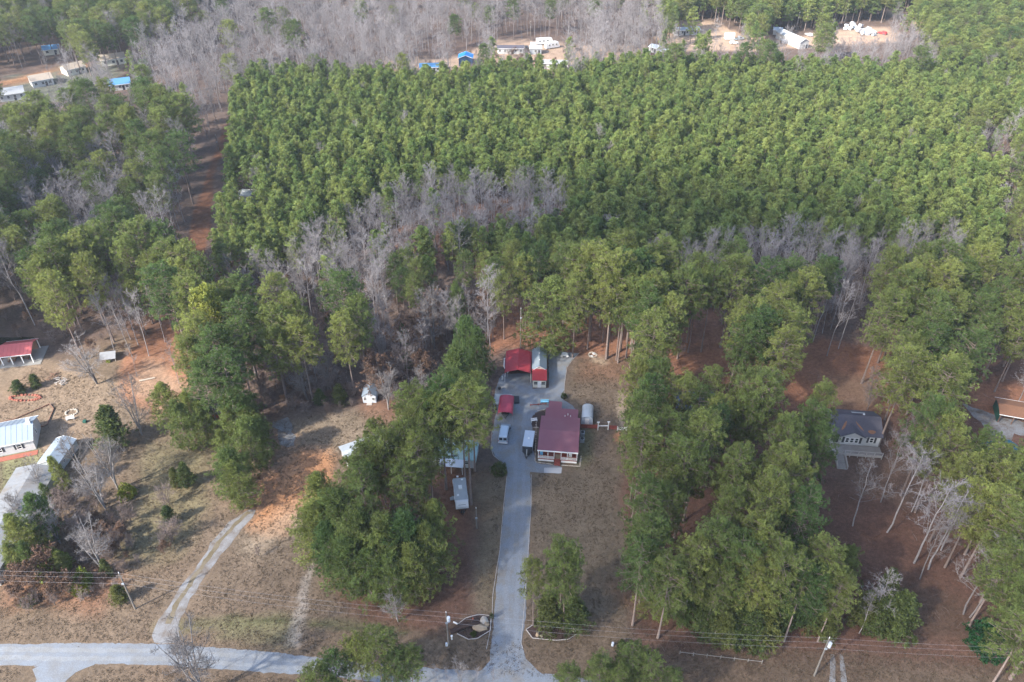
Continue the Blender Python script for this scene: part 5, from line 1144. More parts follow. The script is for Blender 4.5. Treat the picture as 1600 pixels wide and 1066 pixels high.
# yard fences and gates
def fence(p, q, n, m, label, h=1.1, rails=2, name='fence', pw=.1, rail_h=.1):
    A, B = G(*p), G(*q); d = B-A; L = d.length; o = empty(name, A, math.atan2(d.y, d.x), label, 'fence'); pm = MB().box(-pw/2, pw/2, -pw/2, pw/2, 0, h).mesh('post', m)
    for i in range(n+1): s = link('post', pm, o); s.location.x = L*i/n
    rm = MB().box(pw/2+.005, L/n-pw/2-.005, -.025, .025, 0, rail_h).mesh('rail', m)
    for i in range(n):
        for k in range(rails): s = link('rail', rm, o); s.location = (L*i/n, 0, h*(k+.6)/rails-.05)
    return o
fence((907, 669), (934, 670), 3, M['red_wood'], 'reddish board fence between the arched shed and the white gate', 1.1, 5, rail_h=.16)
fence((951, 671), (964, 671.5), 2, M['red_wood'], 'reddish board fence between the two white gates', 1.1, 5, rail_h=.16)
fence((984.5, 572), (984.5, 668), 9, M['brown_wood'], 'thin brown post fence along the right side of the yard', 1.1, 2)
fence((1062, 1022), (1190, 1037), 6, M['deck_grey'], 'long low grey rail fence on the verge by the road', .9, 1)
x, y, rz, w_ = frame((934, 672), (950, 671.5)); gt = empty('yard_gate', (x, y, 0), rz, 'white timber gateway with crossbeam in the reddish yard fence', 'gate')
for s in (-1, 1): MB().box(s*w_/2-.09, s*w_/2+.09, -.09, .09, 0, 2.2).build('post', M['white_trim'], gt); MB().box(s*w_/2-.3, s*w_/2+.3, -.11, .11, 2.21, 2.3).build('post_cap', M['white_trim'], gt)
MB().box(-w_/2+.095, w_/2-.095, -.06, .06, 1.1, 1.25).build('crossbeam', M['white_trim'], gt)
x, y, rz, w_ = frame((964.5, 673), (979, 673.5)); gt = empty('yard_gate', (x, y, 0), rz, 'low white slatted gate at the corner of the brown post fence', 'gate')
for s in (-1, 1): MB().box(s*w_/2-.08, s*w_/2+.08, -.08, .08, 0, 1.2).build('post', M['white_trim'], gt)
for k in range(3): MB().box(-w_/2+.09, w_/2-.09, -.03, .03, .25+k*.3, .4+k*.3).build('slat', M['white_trim'], gt)
# small walk slab by the porch and a dead log
sheet('front_walk', [(850, 731), (878, 731), (877, 740), (850, 739)], .045, mat('concrete walk', (.34, .35, .37), .9, var=.1), .01, 2, False)

# ------------------------------------------------------------ utility poles and wires
def upole(px, py, h, label, arm=0, trans=False, name='utility_pole'):
    g = G(px, py); o = empty(name, g, 0, label, 'pole', 'utility poles'); MB().tube([(0, 0, 0), (0, 0, h)], .16, 8, .1).build('shaft', M['pole'], o)
    MB().tube([(0, 0, h+.005), (0, 0, h+.35)], .06, 6).build('insulator', M['white_trim'], o)
    if arm: MB().box(-arm/2, arm/2, -.18, -.11, h-.5, h-.38).build('crossarm', M['pole'], o)
    if trans: MB().tube([(.35, -.2, h-1.9), (.35, -.2, h-.9)], .27, 12).tube([(.35, -.2, h-.9), (.35, -.2, h-.7)], .05, 6).build('transformer', M['bright_metal'], o)
    MB().box(-.2, .2, -.3, -.12, h-2.6, h-2.3).build('bracket', M['grey_metal'], o)
    return g, h
pA = upole(211.5, 951.5, 9.6, 'leaning-looking grey utility pole beside the farm track', 1.1)
pB = upole(701, 1008, 8.8, 'utility pole with white transformer left of the driveway mouth', 0, True)
pC = upole(1272, 1056, 10.2, 'tall pale utility pole with transformer beside the wheel track', 1.6, True)
pD = upole(745, 826, 5.6, 'short pale pole in front of the white camper trailer', 0, False, 'service_pole')
g = G(821, 556); upole(813.5, 546, 12, 'slim pole rising behind the big red carport', 0, False, 'service_pole')
tops = [Vector((pA[0].x, pA[0].y, 0)), Vector((pB[0].x, pB[0].y, 0)), Vector((pC[0].x, pC[0].y, 0))]
ends = [tops[0]+Vector((-55, 3, 0))]+tops+[tops[2]+Vector((50, -2, 0))]
hts = [9.6, 9.6, 8.8, 10.2, 10.2]
for k, (dz, lab) in enumerate(((.3, 'topmost thin power wire running over the verge between the poles'), (-.9, 'middle thin wire running over the verge between the poles'), (-2.4, 'lowest thin wire running over the verge between the poles'))):
    b = MB()
    for i in range(4):
        A, B = ends[i], ends[i+1]; za, zb = hts[i]+dz, hts[i+1]+dz; pts = []
        for j in range(13):
            t = j/12; p = A.lerp(B, t); sag = (A-B).length*.016*4*t*(1-t); pts.append((p.x, p.y-.15, za+(zb-za)*t-sag))
        b.tube(pts, .008, 3)
    tag(b.build('power_wire', M['wire']), lab, 'wire', 'wires between the utility poles')
for px, py, lb in ((698.5, 972+14, None),): pass
o = MB().box(-.18, .18, -.15, .15, 0, .7).build('meter_box', M['bright_metal'], None, G(698, 1009)); tag(o, 'small white meter box at the foot of the transformer pole', 'box')
o = MB().box(-.1, .1, -.1, .1, 0, .9).box(-.16, .16, -.16, .16, .9, 1.0).build('mailbox_post', M['white_trim'], None, G(706, 999)); tag(o, 'small white post behind the meter box near the driveway', 'post')
o = MB().box(-.4, .4, -.1, .1, 0, .2).build('sign_board', M['white_trim'], None, G(711.5, 974), -.5); tag(o, 'low white board lying left of the boulder bed', 'board')
o = MB().tube([(0, 0, 0), (0, 0, .8)], .22, 10).build('water_meter', M['bright_metal'], None, G(957, 1009)); tag(o, 'pale blue drum on the verge right of the pine island', 'drum')
for i, (px, py, a, lb) in enumerate([(46, 1, 0, '')]): pass
# mailbox black at the road
o = MB().box(-.25, .25, -1.2, 1.2, 0, .9).build('road_barrier', M['charcoal'], None, G(547, 1018), -.25); tag(o, 'dark upright board on the verge above the road', 'board')

# ------------------------------------------------------------ pale shed, box, hidden red house
x, y, rz, w_ = frame((566.5, 629.5), (589, 629.5)); ps = empty('garden_shed', (x, y, 0), rz, 'pale blue garden shed with windowed gable beside a bare tree', 'shed'); w_ = 3.0
walls(ps, w_, 3.6, 1.9, 1.0, M['bright_metal'], 'y'); roof(ps, w_, 3.6, 1.95, 1.0, M['metal_blue'], 'y', over=.15, th=.08)
for c in (-.95, .95): window(ps, 'front', c, .7, .7, .9, 0)
door(ps, 'front', 0, .85, 1.85, 0, M['white_trim']); MB().box(-.6, .6, -.9, -.01, 0, .15).build('step', M['grey_wood'], ps)
o = MB().box(-.7, .7, -.55, .55, 0, .7).prism([(-.6, .7), (.6, .7), (.6, .8), (-.6, .95)], -.75, .75, 'x').build('storage_box', M['bright_metal'], None, G(351.5, 696), -.15); tag(o, 'small pale box on the ground left of the dark green pines', 'box')
x, y, rz, w_ = frame((300, 658), (352, 658)); rh = empty('barn', (x, y, 0), rz, 'dark red barn mostly hidden behind the bushy green pines', 'barn')
walls(rh, 5.5, 5, 2.3, 1.2, M['red_wood'], 'x'); roof(rh, 5.5, 5, 2.3, 1.2, M['dark_shingle'], 'x'); door(rh, 'front', .6, 1.2, 2, 0, M['brown_wood'])
# mobile homes under the west grove
x, y, rz, w_ = frame((686, 724), (723.5, 727), 2.6); mh = empty('mobile_home', (x, y, 0), rz, 'teal-roofed mobile home with white porch roof under the pines', 'house')
walls(mh, 9, 5.2, 2.5, .7, M['white'], 'x', 1.9); roof(mh, 9, 5.2, 2.5, .7, M['teal'], 'x', 1.9, ribs=1.0)
MB().prism([(-.4, 2.2), (1.6, 2.5), (1.6, 2.57), (-.4, 2.27)], -w_/2, w_/2, 'x').build('porch_roof', M['bright_metal'], mh)
for xx in (-w_/2+.2, 0, w_/2-.2): MB().box(xx-.05, xx+.05, -.2, -.1, 0, 2.2).build('post', M['white_trim'], mh)
for c in (-3, 3): window(mh, 'front', c, 1, 1.1, 1.0, 1.9)
door(mh, 'front', 0, .9, 2, 1.9, M['grey_metal'])
x, y, rz, w_ = frame((548, 712), (604, 704), 2.5); mh2 = empty('mobile_home', (x, y, 0), rz+.3, 'white-roofed mobile home peeping out behind the dense west pines', 'house')
walls(mh2, 9, 4.5, 2.4, .6, M['white'], 'x'); roof(mh2, 9, 4.5, 2.4, .6, M['metal_pale'], 'x'); window(mh2, 'front', -2.5, 1, 1.1, 1, 0); window(mh2, 'front', 2.5, 1, 1.1, 1, 0); door(mh2, 'front', 0, .9, 2, 0, M['grey_metal'])

# ------------------------------------------------------------ far left yard
x, y, rz, w_ = frame((-2, 559), (48, 553.5), 2.6); print('pavilion', w_)
pv = empty('pavilion', (x, y, 0), rz, 'open pavilion with faded red gable roof on a concrete slab', 'pavilion')
roof(pv, w_, 6.2, 2.6, 1.3, M['pink_roof'], 'x', 0, .1, .1, ribs=.9, trim=M['white_trim'])
for xx in (-w_/2+.2, -w_/6, w_/6, w_/2-.2):
    for yy in (.15, 6.0): MB().box(xx-.09, xx+.09, yy-.09, yy+.09, .12, 2.6).build('post', M['white_trim'], pv)
MB().box(-w_/2-.6, w_/2+1.6, -.9, 6.6, .01, .11).build('slab', mat('pale concrete', (.24, .235, .225), .9, var=.1), pv)
MB().box(-w_/2+.5, w_/2-.5, 5.7, 5.8, .12, 2.4).build('back_wall', M['brown_wood'], pv)
for i, (lx, ly) in enumerate(((-1.8, 1.9), (1.2, 2.2))):
    v = Matrix.Rotation(rz, 3, 'Z') @ Vector((lx, ly, 0)); tb = empty('picnic_table', (x+v.x, y+v.y, .11), rz, ['brown picnic table under the left half of the red pavilion', 'brown picnic table under the right half of the red pavilion'][i], 'table', 'tables in the pavilion')
    MB().box(-.9, .9, -.38, .38, .7, .75).build('table_top', M['boulder'], tb)
    for s in (-1, 1): MB().box(-.9, .9, s*.75-.13, s*.75+.13, .4, .45).build('seat', M['brown_wood'], tb); MB().box(s*.65-.04, s*.65+.04, -.85, .85, 0, .39).build('leg', M['brown_wood'], tb)
# white house: eave points of its lower roof front edge and its lit end
x, y, rz, w_ = frame((-40, 706), (40, 690), 2.6); print('white house', w_)
wh = empty('house', (x, y, 0), rz, 'white house with pale blue-grey metal roof at the left edge', 'house')
walls(wh, 12, 7.5, 2.8, 1.7, M['white'], 'x'); roof(wh, 12, 7.5, 2.8, 1.7, M['metal_blue'], 'x', 0, .3, ribs=1.0, trim=M['white_trim'])
for c in (-4, -.5, 3.2):
    window(wh, 'front', c, 1.0, 1.0, 1.2, 0)
    for s in (-1, 1): shutter(wh, 'front', c+s*.75, 1.0, .38, 1.2, 0, M['charcoal'])
window(wh, 'right', 3.75, 1.3, .9, 1.1, 6); window(wh, 'right', 3.75, 3.1, .7, .7, 6)
MB().box(5.2, 5.9, 3.2, 4.0, 3.8, 5.6).build('chimney', M['white_trim'], wh)
MB().box(-6.4, 6.4, -1.8, -.4, .02, .10).build('brick_walk', M['brick'], wh)
# back lawn kerb, hedge and path in front of the house
o = edging('garden_edging', [(0, 661), (25, 655), (78, 632), (84, 640), (74, 664), (52, 672)], M['brown_wood'], 'dark timber edging round the small lawn right of the white house', 'edging', False, .2, .3)
# cloth-roofed barn beside
x, y, rz, w_ = frame((62.5, 722), (86, 729), 2.3); rz2 = math.atan2((G(102, 683, 2.8)-G(73, 722, 2.8)).y, (G(102, 683, 2.8)-G(73, 722, 2.8)).x)-math.pi/2; L_ = (G(102, 683, 2.8)-G(74, 722, 2.8)).length; print('barn', L_)
bn = empty('metal_shed', (x, y, 0), rz2, 'pale metal gable shed set diagonally in front of the white house', 'shed')
walls(bn, 4.2, L_, 2.3, .9, M['metal_pale'], 'y'); roof(bn, 4.2, L_, 2.3, .9, M['metal_blue'], 'y', over=.15, th=.08, ribs=.9, trim=M['white_trim']); door(bn, 'front', 0, 2.2, 2.0, 0, M['white_trim'], handle=False); window(bn, 'right', 2, 1.1, .8, .7, 2.1)
# long pale roof
A, B = G(20, 737, 3.2), G(85, 737, 3.2); Cc = G(-20, 865, 3.2)
lb_ = empty('long_barn', ((A.x+B.x)/2, (A.y+B.y)/2, 0), 0, 'long barn with leaf-strewn pale metal roof at the left edge', 'barn')
dv = (G(2, 858, 3.2)-G(72, 737, 3.2)); ang = math.atan2(dv.y, dv.x)+math.pi/2; lb_.rotation_euler.z = ang
Lb = 26; Wb = 7.6
walls(lb_, Wb, Lb, 2.9, .8, M['metal_pale'], 'y', -Lb+1.2); roof(lb_, Wb, Lb, 2.9, .8, M['metal_old'], 'y', -Lb+1.2, .3, .1, ribs=1.0); window(lb_, 'right', -5, 1.2, 1, .8, Wb/2); door(lb_, 'right', -9, 1.0, 2, Wb/2, M['grey_metal'])
# garden pond surround with rocks
o = ring(40, 622, 3.4, 26, M['brick'], 'curved reddish stone border of the garden bed with round shrubs', 1.0, 'garden_border', .35); o['category'] = 'border'
b = MB()
def pile(px, py, n, r, m, label, name, seed, cat):
    rr = random.Random(seed); g = G(px, py); o = empty(name, g, 0, label, cat)
    for i in range(n):
        a = rr.uniform(0, 6.28); q = r*rr.random()**.5; L2 = rr.uniform(.5, 1.6); s = MB().box(-L2/2, L2/2, -.08, .08, 0, .1).build('board', m, o); s.location = (q*math.cos(a), q*math.sin(a), .02+.1*i/2.0); s.rotation_euler = (rr.uniform(-.2, .2), rr.uniform(-.1, .1), rr.uniform(0, 3.1))
pile(95, 598, 16, 1.5, M['grey_wood'], 'pile of silvered boards beside the spreading bare tree', 'board_pile', 4, 'pile'); pile(83, 590, 12, 1.3, M['brown_wood'], 'dark timber pile behind the silvered boards', 'board_pile', 5, 'pile')
x, y = G(172, 560).xy; tp = empty('tarp_shelter', (x, y, 0), .2, 'grey tarpaulin shelter behind the spreading bare tree', 'shelter')
MB().prism([(-1.7, .9), (0, 2.0), (1.7, .9), (1.7, .96), (0, 2.06), (-1.7, .96)], -1.8, 1.8, 'x').build('roof', mat('grey tarpaulin', (.22, .23, .25), .8), tp)
for q in ((-1.6, -1.5), (1.6, -1.5), (-1.6, 1.5), (1.6, 1.5)): MB().box(q[0]-.05, q[0]+.05, q[1]-.05, q[1]+.05, 0, .98).build('post', M['grey_wood'], tp)
o = MB().box(-.5, .5, -.3, .3, 0, .5).build('yellow_toy', M['lime'], None, G(170, 566)); tag(o, 'small yellow box in front of the grey tarpaulin shelter', 'box')
o = MB().tube([(-1.6, -.3, .2), (1.6, .9, .2)], .22, 8, .14).build('log', M['stone'], None, G(230, 595)); tag(o, 'short pale log on the orange slope', 'log')
o = MB().box(-.35, .35, -.3, .3, 0, .55).build('green_tub', M['green_tarp'], None, G(133, 660)); tag(o, 'small dark green tub right of the stone fire ring', 'tub')

# ------------------------------------------------------------ grey-roofed white house on the right
x, y, rz, w_ = frame((1281, 690), (1373, 697), 0); print('right house', w_); w_ = 11.6
x, y = G(1328, 692, 1.0).xy
rhs = empty('house', (x, y, 0), rz, 'white house with dark grey shingle roof, front gable and deck', 'house')
walls(rhs, w_, 7.6, 3.4, 1.9, M['white'], 'x'); roof(rhs, w_, 7.6, 3.4, 1.9, M['dark_shingle'], 'x', 0, .35, .14)
MB().prism([(-2.3, 3.3), (2.3, 3.3), (0, 4.45)], -.5, -.003, 'y').build('front_gable', M['white'], rhs)
b = MB(); b.poly([(-2.7, -.75, 3.2), (0, -.75, 4.55), (0, 3.0, 4.75), (-2.7, .3, 3.7)], [(0, 1, 2, 3)]); b.poly([(2.7, -.75, 3.2), (0, -.75, 4.55), (0, 3.0, 4.75), (2.7, .3, 3.7)], [(0, 3, 2, 1)])
b.poly([(-2.7, -.75, 3.08), (0, -.75, 4.43), (0, 3.0, 4.6), (-2.7, .3, 3.58)], [(0, 3, 2, 1)]); b.poly([(2.7, -.75, 3.08), (0, -.75, 4.43), (0, 3.0, 4.6), (2.7, .3, 3.58)], [(0, 1, 2, 3)]); b.build('gable_roof', M['dark_shingle'], rhs)
MB().box(-2.2, 2.2, -.45, -.004, .9, 3.3).build('bay_wall', M['white'], rhs)
for c in (-.95, 0, .95): window(rhs, 'front', c, 1.5, .75, 1.3, -.45)
for c in (-1.75, 1.75): shutter(rhs, 'front', c, 1.4, .45, 1.6, -.45, M['charcoal'])
for c in (-4.6, 4.1): 
    window(rhs, 'front', c, 1.5, .8, 1.3, 0)
    for s in (-1, 1): shutter(rhs, 'front', c+s*.75, 1.4, .42, 1.5, 0, M['charcoal'])
door(rhs, 'front', -3.0, .95, 2.1, 0, M['charcoal'], .95)
for c in (-4.4, 2.9): MB().tube([(c, 4.6, 4.9), (c, 4.6, 5.3)], .22, 10).build('roof_vent', M['white_trim'], rhs)
MB().prism([(4.2, 5.05), (6.3, 4.2), (6.3, 4.3), (4.2, 5.14)], .8, 3.6, 'x').build('skylight', M['grey_metal'], rhs)
nb = MB()
for (cx_, cy_, L2, W2, a) in ((-1.6, 1.5, 2.2, .5, 1.0), (1.5, 1.6, 2.3, .35, -.9), (3.9, .6, 1.6, .8, 0)):
    k = 1.9/3.8; pts = []
    for i in range(10):
        t = i/10*6.283; u_ = L2/2*math.cos(t)*(1+.2*math.sin(3*t)); v_ = W2/2*math.sin(t); xx = cx_+u_*math.cos(a)-v_*math.sin(a); yy = cy_+u_*math.sin(a)+v_*math.cos(a); pts.append((xx, yy, 3.44+.16+yy*k))
    nb.poly(pts, [tuple(range(10))])
tag(nb.build('needle_litter', M['needles'], rhs), kind='stuff')
dk = MB(); 
for i in range(26): dk.box(-5.5+i*.44, -5.5+i*.44+.42, -3.2, -.5, .82, .88)
tag(dk.build('deck_board', M['deck_grey'], rhs), kind='stuff')
MB().box(-5.5, 5.9, -3.25, -3.2, .3, .9).build('deck_fascia', M['grey_wood'], rhs)
for i in range(8): xx = -5.4+i*1.6; MB().box(xx-.06, xx+.06, -3.35, -3.26, 0, 1.8).build('post', M['grey_wood'], rhs)
for a0, a1 in ((-5.4, -3.9), (-1.9, 5.8)): MB().box(a0, a1, -3.34, -3.28, 1.72, 1.81).build('rail', M['grey_wood'], rhs)
for i in range(9): MB().box(-3.8, -1.95, -3.36-.42*(i+1), -3.36-.42*i-.03, .02, .84-.085*(i+1)).build('stair_tread', M['deck_grey'], rhs)
for xx in (-3.88, -1.87): MB().prism([(-3.36, .9), (-7.1, .1), (-7.1, .9), (-3.36, 1.75)], xx-.04, xx+.04, 'x').build('stair_rail', M['grey_wood'], rhs)
# hidden blue building
x, y = G(1090, 655).xy; bb = empty('blue_cabin', (x, y, 0), .1, 'dark blue building almost hidden under the central pine grove', 'building')
walls(bb, 8, 6, 2.8, 1.3, M['blue_wall'], 'x'); roof(bb, 8, 6, 2.8, 1.3, mat('dark blue roof', (.05, .09, .18), .6), 'x'); window(bb, 'front', -2, 1, 1, 1.1, 0); window(bb, 'front', 2, 1, 1, 1.1, 0); door(bb, 'front', 0, .9, 2, 0, M['white_trim'])
# right carport and vehicles
x, y, rz, w_ = frame((1572, 648), (1600, 653), 2.5); rc = empty('carport', (x, y, 0), rz, 'brown needle-covered carport with dark green side at the right edge', 'carport')
roof(rc, 5.6, 5.5, 2.4, .7, M['needles'], 'x', 0, .25, .1, trim=M['white_trim'])
for xx in (-2.6, 0, 2.6):
    for yy in (.1, 5.4): MB().box(xx-.08, xx+.08, yy-.08, yy+.08, 0, 2.4).build('post', M['brown_wood'], rc)
MB().box(-2.85, -2.75, .2, 5.3, .1, 2.3).build('side_tarp', M['green_tarp'], rc)
def pickup(px, py, ang, m, label, name='pickup_truck', cat='truck', bed=True):
    g = G(px, py); o = empty(name, g, ang, label, cat)
    if bed: pr = [(0, .45), (0, .98), (1.9, 1.0), (1.95, 1.7), (2.3, 1.78), (3.3, 1.76), (3.85, 1.1), (5.1, 1.0), (5.2, .45)]
    else: pr = [(0, .4), (0, .95), (.4, 1.35), (.9, 1.45), (2.5, 1.43), (3.2, .95), (4.4, .85), (4.5, .4)]
    profile_body(o, pr, 1.85, .12, m)
    yw = ((1.95, 1.93), (3.3, 1.74), (3.83, 1.14)) if bed else ((.9, 1.44), (2.5, 1.42), (3.2, .97))
    MB().poly([(-.78, yw[1][0]+.03, yw[1][1]), (.78, yw[1][0]+.03, yw[1][1]), (.84, yw[2][0]+.03, yw[2][1]+.02), (-.84, yw[2][0]+.03, yw[2][1]+.02)], [(0, 1, 2, 3)]).build('windshield', M['glass'], o)
    for s in (-1, 1):
        MB().poly([(s*.935, 2.2 if bed else 1, 1.1), (s*.935, 3.5 if bed else 2.8, 1.05), (s*.87, 3.15 if bed else 2.4, 1.6 if bed else 1.36), (s*.87, 2.2 if bed else 1, 1.6 if bed else 1.36)], [(0, 1, 2, 3)]).build('side_window', M['glass'], o)
        wheel(o, s*.84, .95, .36, .24); wheel(o, s*.84, 4.1 if bed else 3.7, .36, .24)
    if bed: MB().box(-.75, .75, .12, 1.8, 1.005, 1.02).build('bed_liner', M['charcoal'], o)
    return o
pickup(1548, 703, -1.45, M['carwhite'], 'white pickup truck half hidden by the pines below the grey gravel lot')
x, y = G(1565, 722).xy; o = empty('blue_shed', (x, y, 0), .05, 'dark blue-green roof almost hidden below the white pickup', 'shed'); walls(o, 6, 4, 2.0, .7, M['blue_wall'], 'x'); roof(o, 6, 4, 2.0, .7, mat('petrol blue roof', (.02, .09, .14), .6), 'x'); door(o, 'front', 0, .9, 1.8, 0, M['white_trim'])

# ------------------------------------------------------------ far buildings
def farhouse(p1, p2, dd, eave, rise, wm, rm, label, nwin=3, axis='x', cat='house', name='house', over=.35, turn=0):
    x, y, rz, w = frame(p1, p2, eave); o = empty(name, (x, y, 0), rz+turn, label, cat); walls(o, w, dd, eave, rise, wm, axis); roof(o, w, dd, eave, rise, rm, axis, over=over, trim=M['white_trim'])
    for i in range(nwin): c = (i-(nwin-1)/2)*w/nwin; window(o, 'front', c, 1.0, min(1.3, w/nwin*.45), 1.2, 0)
    door(o, 'front', w/nwin*.45 if nwin > 1 else w*.3, .9, 2, 0, M['charcoal']); return o, w
farhouse((-4, 150), (37, 144), 8, 2.8, 1.6, M['white'], M['grey_roof'], 'white house with pale grey roof at the far left edge', 4)
farhouse((49, 128), (82, 122), 8, 2.9, 1.5, M['white'], M['tan_roof'], 'white house with tan roof beside the orange bank', 3)
farhouse((104, 110), (133, 103), 7, 2.8, 1.5, M['cream'], M['tan_roof'], 'tan-roofed house half behind pines on the far left road', 3)
farhouse((157, 95), (195, 90), 7, 2.8, 1.6, M['cream'], M['tan_roof'], 'tan-roofed house topped by dark pines at the upper left', 3)
farhouse((170, 134), (203, 130), 7, 2.6, 1.6, M['white'], M['blue_pale'], 'small house with sky blue roof among pale bare trees', 3)
farhouse((66, 79), (92, 76), 6, 2.6, 1.3, M['cream'], M['blue_pale'], 'blue-roofed house far behind the bare trees at upper left', 2)
farhouse((716.5, 91), (738, 91), 6, 3.6, 1.2, M['blue_wall'], M['blue_roof'], 'tall dark cabin with bright blue roof behind the plantation', 1, 'y', 'cabin', 'cabin')
farhouse((656, 106), (690, 105), 6, 2.4, 1.0, M['white'], M['blue_pale'], 'low house with faded blue roof left of the bright blue cabin', 3)
farhouse((777, 76), (818, 76), 5, 2.6, .8, M['white'], M['dark_shingle'], 'white mobile home with dark roof in the far pink clearing', 5)
farhouse((848, 99), (888, 100), 5, 2.6, .7, M['white'], M['grey_roof'], 'white mobile home just behind the plantation edge', 5)
farhouse((828, 76), (846, 76), 5, 2.8, .8, M['grey_metal'], M['grey_metal'], 'grey metal garage beside the far white motorhomes', 1)
farhouse((1056, 48), (1078, 47), 5, 2.6, .8, M['white'], M['bright_metal'], 'white trailer home left of the far round pine', 3)
farhouse((1080, 47), (1094, 46), 5, 2.6, .8, M['white'], M['bright_metal'], 'small white trailer home right of the far round pine', 1)
farhouse((1014, 73), (1026, 76), 5, 2.4, .8, M['white'], M['bright_metal'], 'white shed under bare trees behind the plantation', 1)
farhouse((1028, 79), (1040, 82), 5, 2.4, .8, M['white'], M['bright_metal'], 'second white shed under the bare trees, nearer the plantation', 1)
farhouse((1209, 47), (1222, 48), 5, 2.4, .8, M['white'], M['bright_metal'], 'small white building left of the long pale warehouse', 1)
o, w = farhouse((1249, 65), (1266, 66), 20, 3.4, 1.4, M['white'], M['metal_pale'], 'long pale metal warehouse in the far tan clearing', 1, 'y', 'warehouse', 'warehouse', turn=.55)
def rv(px, py, ang, label, L=8.5):
    g = G(px, py); o = empty('motorhome', g, ang, label, 'motorhome', 'motorhomes in the far clearing'); MB().prism([(0, .5), (0, 3.0), (L-1.6, 3.1), (L-.6, 2.9), (L-.4, 2.0), (L, 1.2), (L, .5)], -1.2, 1.2, 'x').build('body', M['carwhite'], o)
    for s in (-1, 1):
        wheel(o, s*1.05, 1.8, .42, .25); wheel(o, s*1.05, L-1.3, .42, .25)
        for k in range(3): window(o, 'right' if s > 0 else 'left', 1.6+k*2, 1.6, 1.0, .8, s*1.2, mull=False)
    MB().box(-.4, .4, 2, 3, 3.06, 3.4).build('air_conditioner', M['white_trim'], o)
rv(838, 70, -1.4, 'long white motorhome farther back in the pink clearing'); rv(852, 77, -1.1, 'white motorhome angled right in the pink clearing', 7.5)
o = MB().box(-1.3, 1.3, 0, 4.5, .5, 2.8).build('box_truck_body', M['carwhite'], None, G(833, 79), 0); o.name = 'storage_container'; tag(o, 'short white container in front of the grey metal garage', 'container')
pickup(823, 78, .2, M['charcoal'], 'dark car parked left of the short white container', 'parked_car', 'car', False)
o = MB().box(-2.4, 2.4, -1.4, 1.4, .4, 2.9).prism([(-1.4, 2.9), (1.4, 2.9), (0, 3.5)], -2.45, 2.45, 'x').build('site_cabin', M['carwhite'], None, G(1139, 62), 0); tag(o, 'white site cabin on the far pink track', 'cabin')
pickup(1148, 63, -1.3, M['silver'], 'pale pickup parked right of the far white cabin'); pickup(1140, 69, -1.5, M['carwhite'], 'pale car parked in front of the far white cabin', 'parked_car', 'car', False)
pickup(1385, 55, .8, M['red_bright'], 'small red car at the edge of the far tan clearing', 'parked_car', 'car', False)
pickup(1268, 58, .4, M['carwhite'], 'white car right of the long pale warehouse', 'parked_car', 'car', False)
rr = random.Random(9)
for k, (px, py, n, lb) in enumerate(((1330, 45, 16, 'jumbled heap of pale scrap metal in the far tan clearing'), (1355, 54, 10, 'low heap of pale scrap left of the small red car'), (1230, 66, 8, 'small heap of white scrap left of the warehouse'))):
    g = G(px, py); o = empty('scrap_heap', g, 0, lb, 'scrap heap')
    for i in range(n):
        s = MB().box(-1, 1, -.7, .7, 0, 1).build('panel', M[rr.choice(['bright_metal', 'carwhite', 'grey_metal'])], o); s.location = (rr.gauss(0, 3), rr.gauss(0, 3.5), rr.uniform(0, 1.2)); s.rotation_euler = (rr.uniform(-.5, .5), rr.uniform(-.5, .5), rr.uniform(0, 3)); s.scale = (rr.uniform(.5, 1.4),)*3
upole(1244, 48, 9, 'far utility pole standing behind the pale warehouse'); upole(1319, 38, 10, 'far utility pole at the edge of the tan clearing'); upole(829, 63, 9, 'far utility pole behind the white motorhomes')
upole(342, 236, 6, 'short pole standing in the red dirt road cut', 0, False, 'service_pole')
farhouse((372, 305), (390, 306), 4, 2.6, .5, M['white'], M['metal_pale'], 'small white trailer glimpsed beside the red dirt road cut', 2)

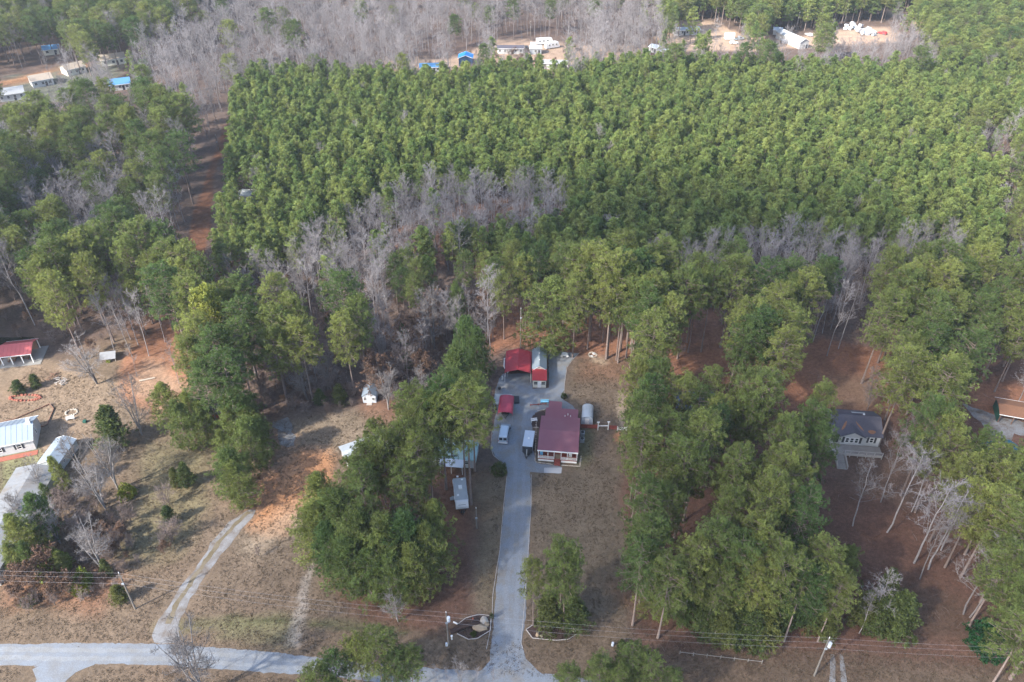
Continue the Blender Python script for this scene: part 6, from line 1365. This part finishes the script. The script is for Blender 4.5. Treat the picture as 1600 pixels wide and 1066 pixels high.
HAZE = .00015
CLOUDS = [(800,345,28),(900,350,30),(1000,352,32),(1100,352,32),(1220,362,34),(1310,372,32),(700,330,22),(1300,850,48),(1050,880,46),(820,900,42),(560,850,42),(1150,690,45),(1480,700,50),(1500,900,45),(880,660,34),(680,600,38),(120,330,50),(760,335,30),(850,330,30),(960,345,34),(1050,335,30),(1120,350,34),(1250,350,38),(1350,370,36),(1180,380,34),(900,370,30),(520,1000,40),(1500,500,45)]
# ------------------------------------------------------------ broken cloud that dims the near woods, and the hazy air
cm, ct_, cb_ = newmat('thin cloud'); N = ct_.nodes; L = ct_.links
tr = N.new('ShaderNodeBsdfTransparent'); df = N.new('ShaderNodeBsdfDiffuse'); df.inputs[0].default_value = (.9, .9, .92, 1); lw = N.new('ShaderNodeLayerWeight'); lw.inputs[0].default_value = .5
mr = N.new('ShaderNodeMapRange'); mr.inputs[3].default_value = .2; mr.inputs[4].default_value = 0.0; L.new(lw.outputs['Facing'], mr.inputs[0])
ms = N.new('ShaderNodeMixShader'); L.new(mr.outputs[0], ms.inputs[0]); L.new(tr.outputs[0], ms.inputs[1]); L.new(df.outputs[0], ms.inputs[2]); L.new(ms.outputs[0], N['Material Output'].inputs['Surface'])
bm = bmesh.new()
for px, py, r in CLOUDS:
    g = G(px, py, 10); c = g+sd*(820/sd.z)
    q = bmesh.ops.create_icosphere(bm, subdivisions=3, radius=1)
    for v in q['verts']:
        k = 1+.10*math.sin(5*v.co.x+px)+.08*math.sin(7*v.co.y+py); v.co = Vector((v.co.x*r*k, v.co.y*r*k*1.0, v.co.z*r*.45))+c
me = bpy.data.meshes.new('cloud'); bm.to_mesh(me); bm.free(); me.materials.append(cm); me.polygons.foreach_set('use_smooth', [True]*len(me.polygons))
o = link('cloud', me); tag(o, kind='stuff')
hm, ht, hb = newmat('haze'); N = ht.nodes; N.remove(hb); pv_ = N.new('ShaderNodeVolumePrincipled'); pv_.inputs['Color'].default_value = (.80, .88, 1, 1); pv_.inputs['Density'].default_value = HAZE; pv_.inputs['Anisotropy'].default_value = .2
ht.links.new(pv_.outputs[0], N['Material Output'].inputs['Volume'])
o = MB().box(-3200, 3200, -1200, 4300, -1, 130).build('haze', hm); tag(o, kind='stuff')
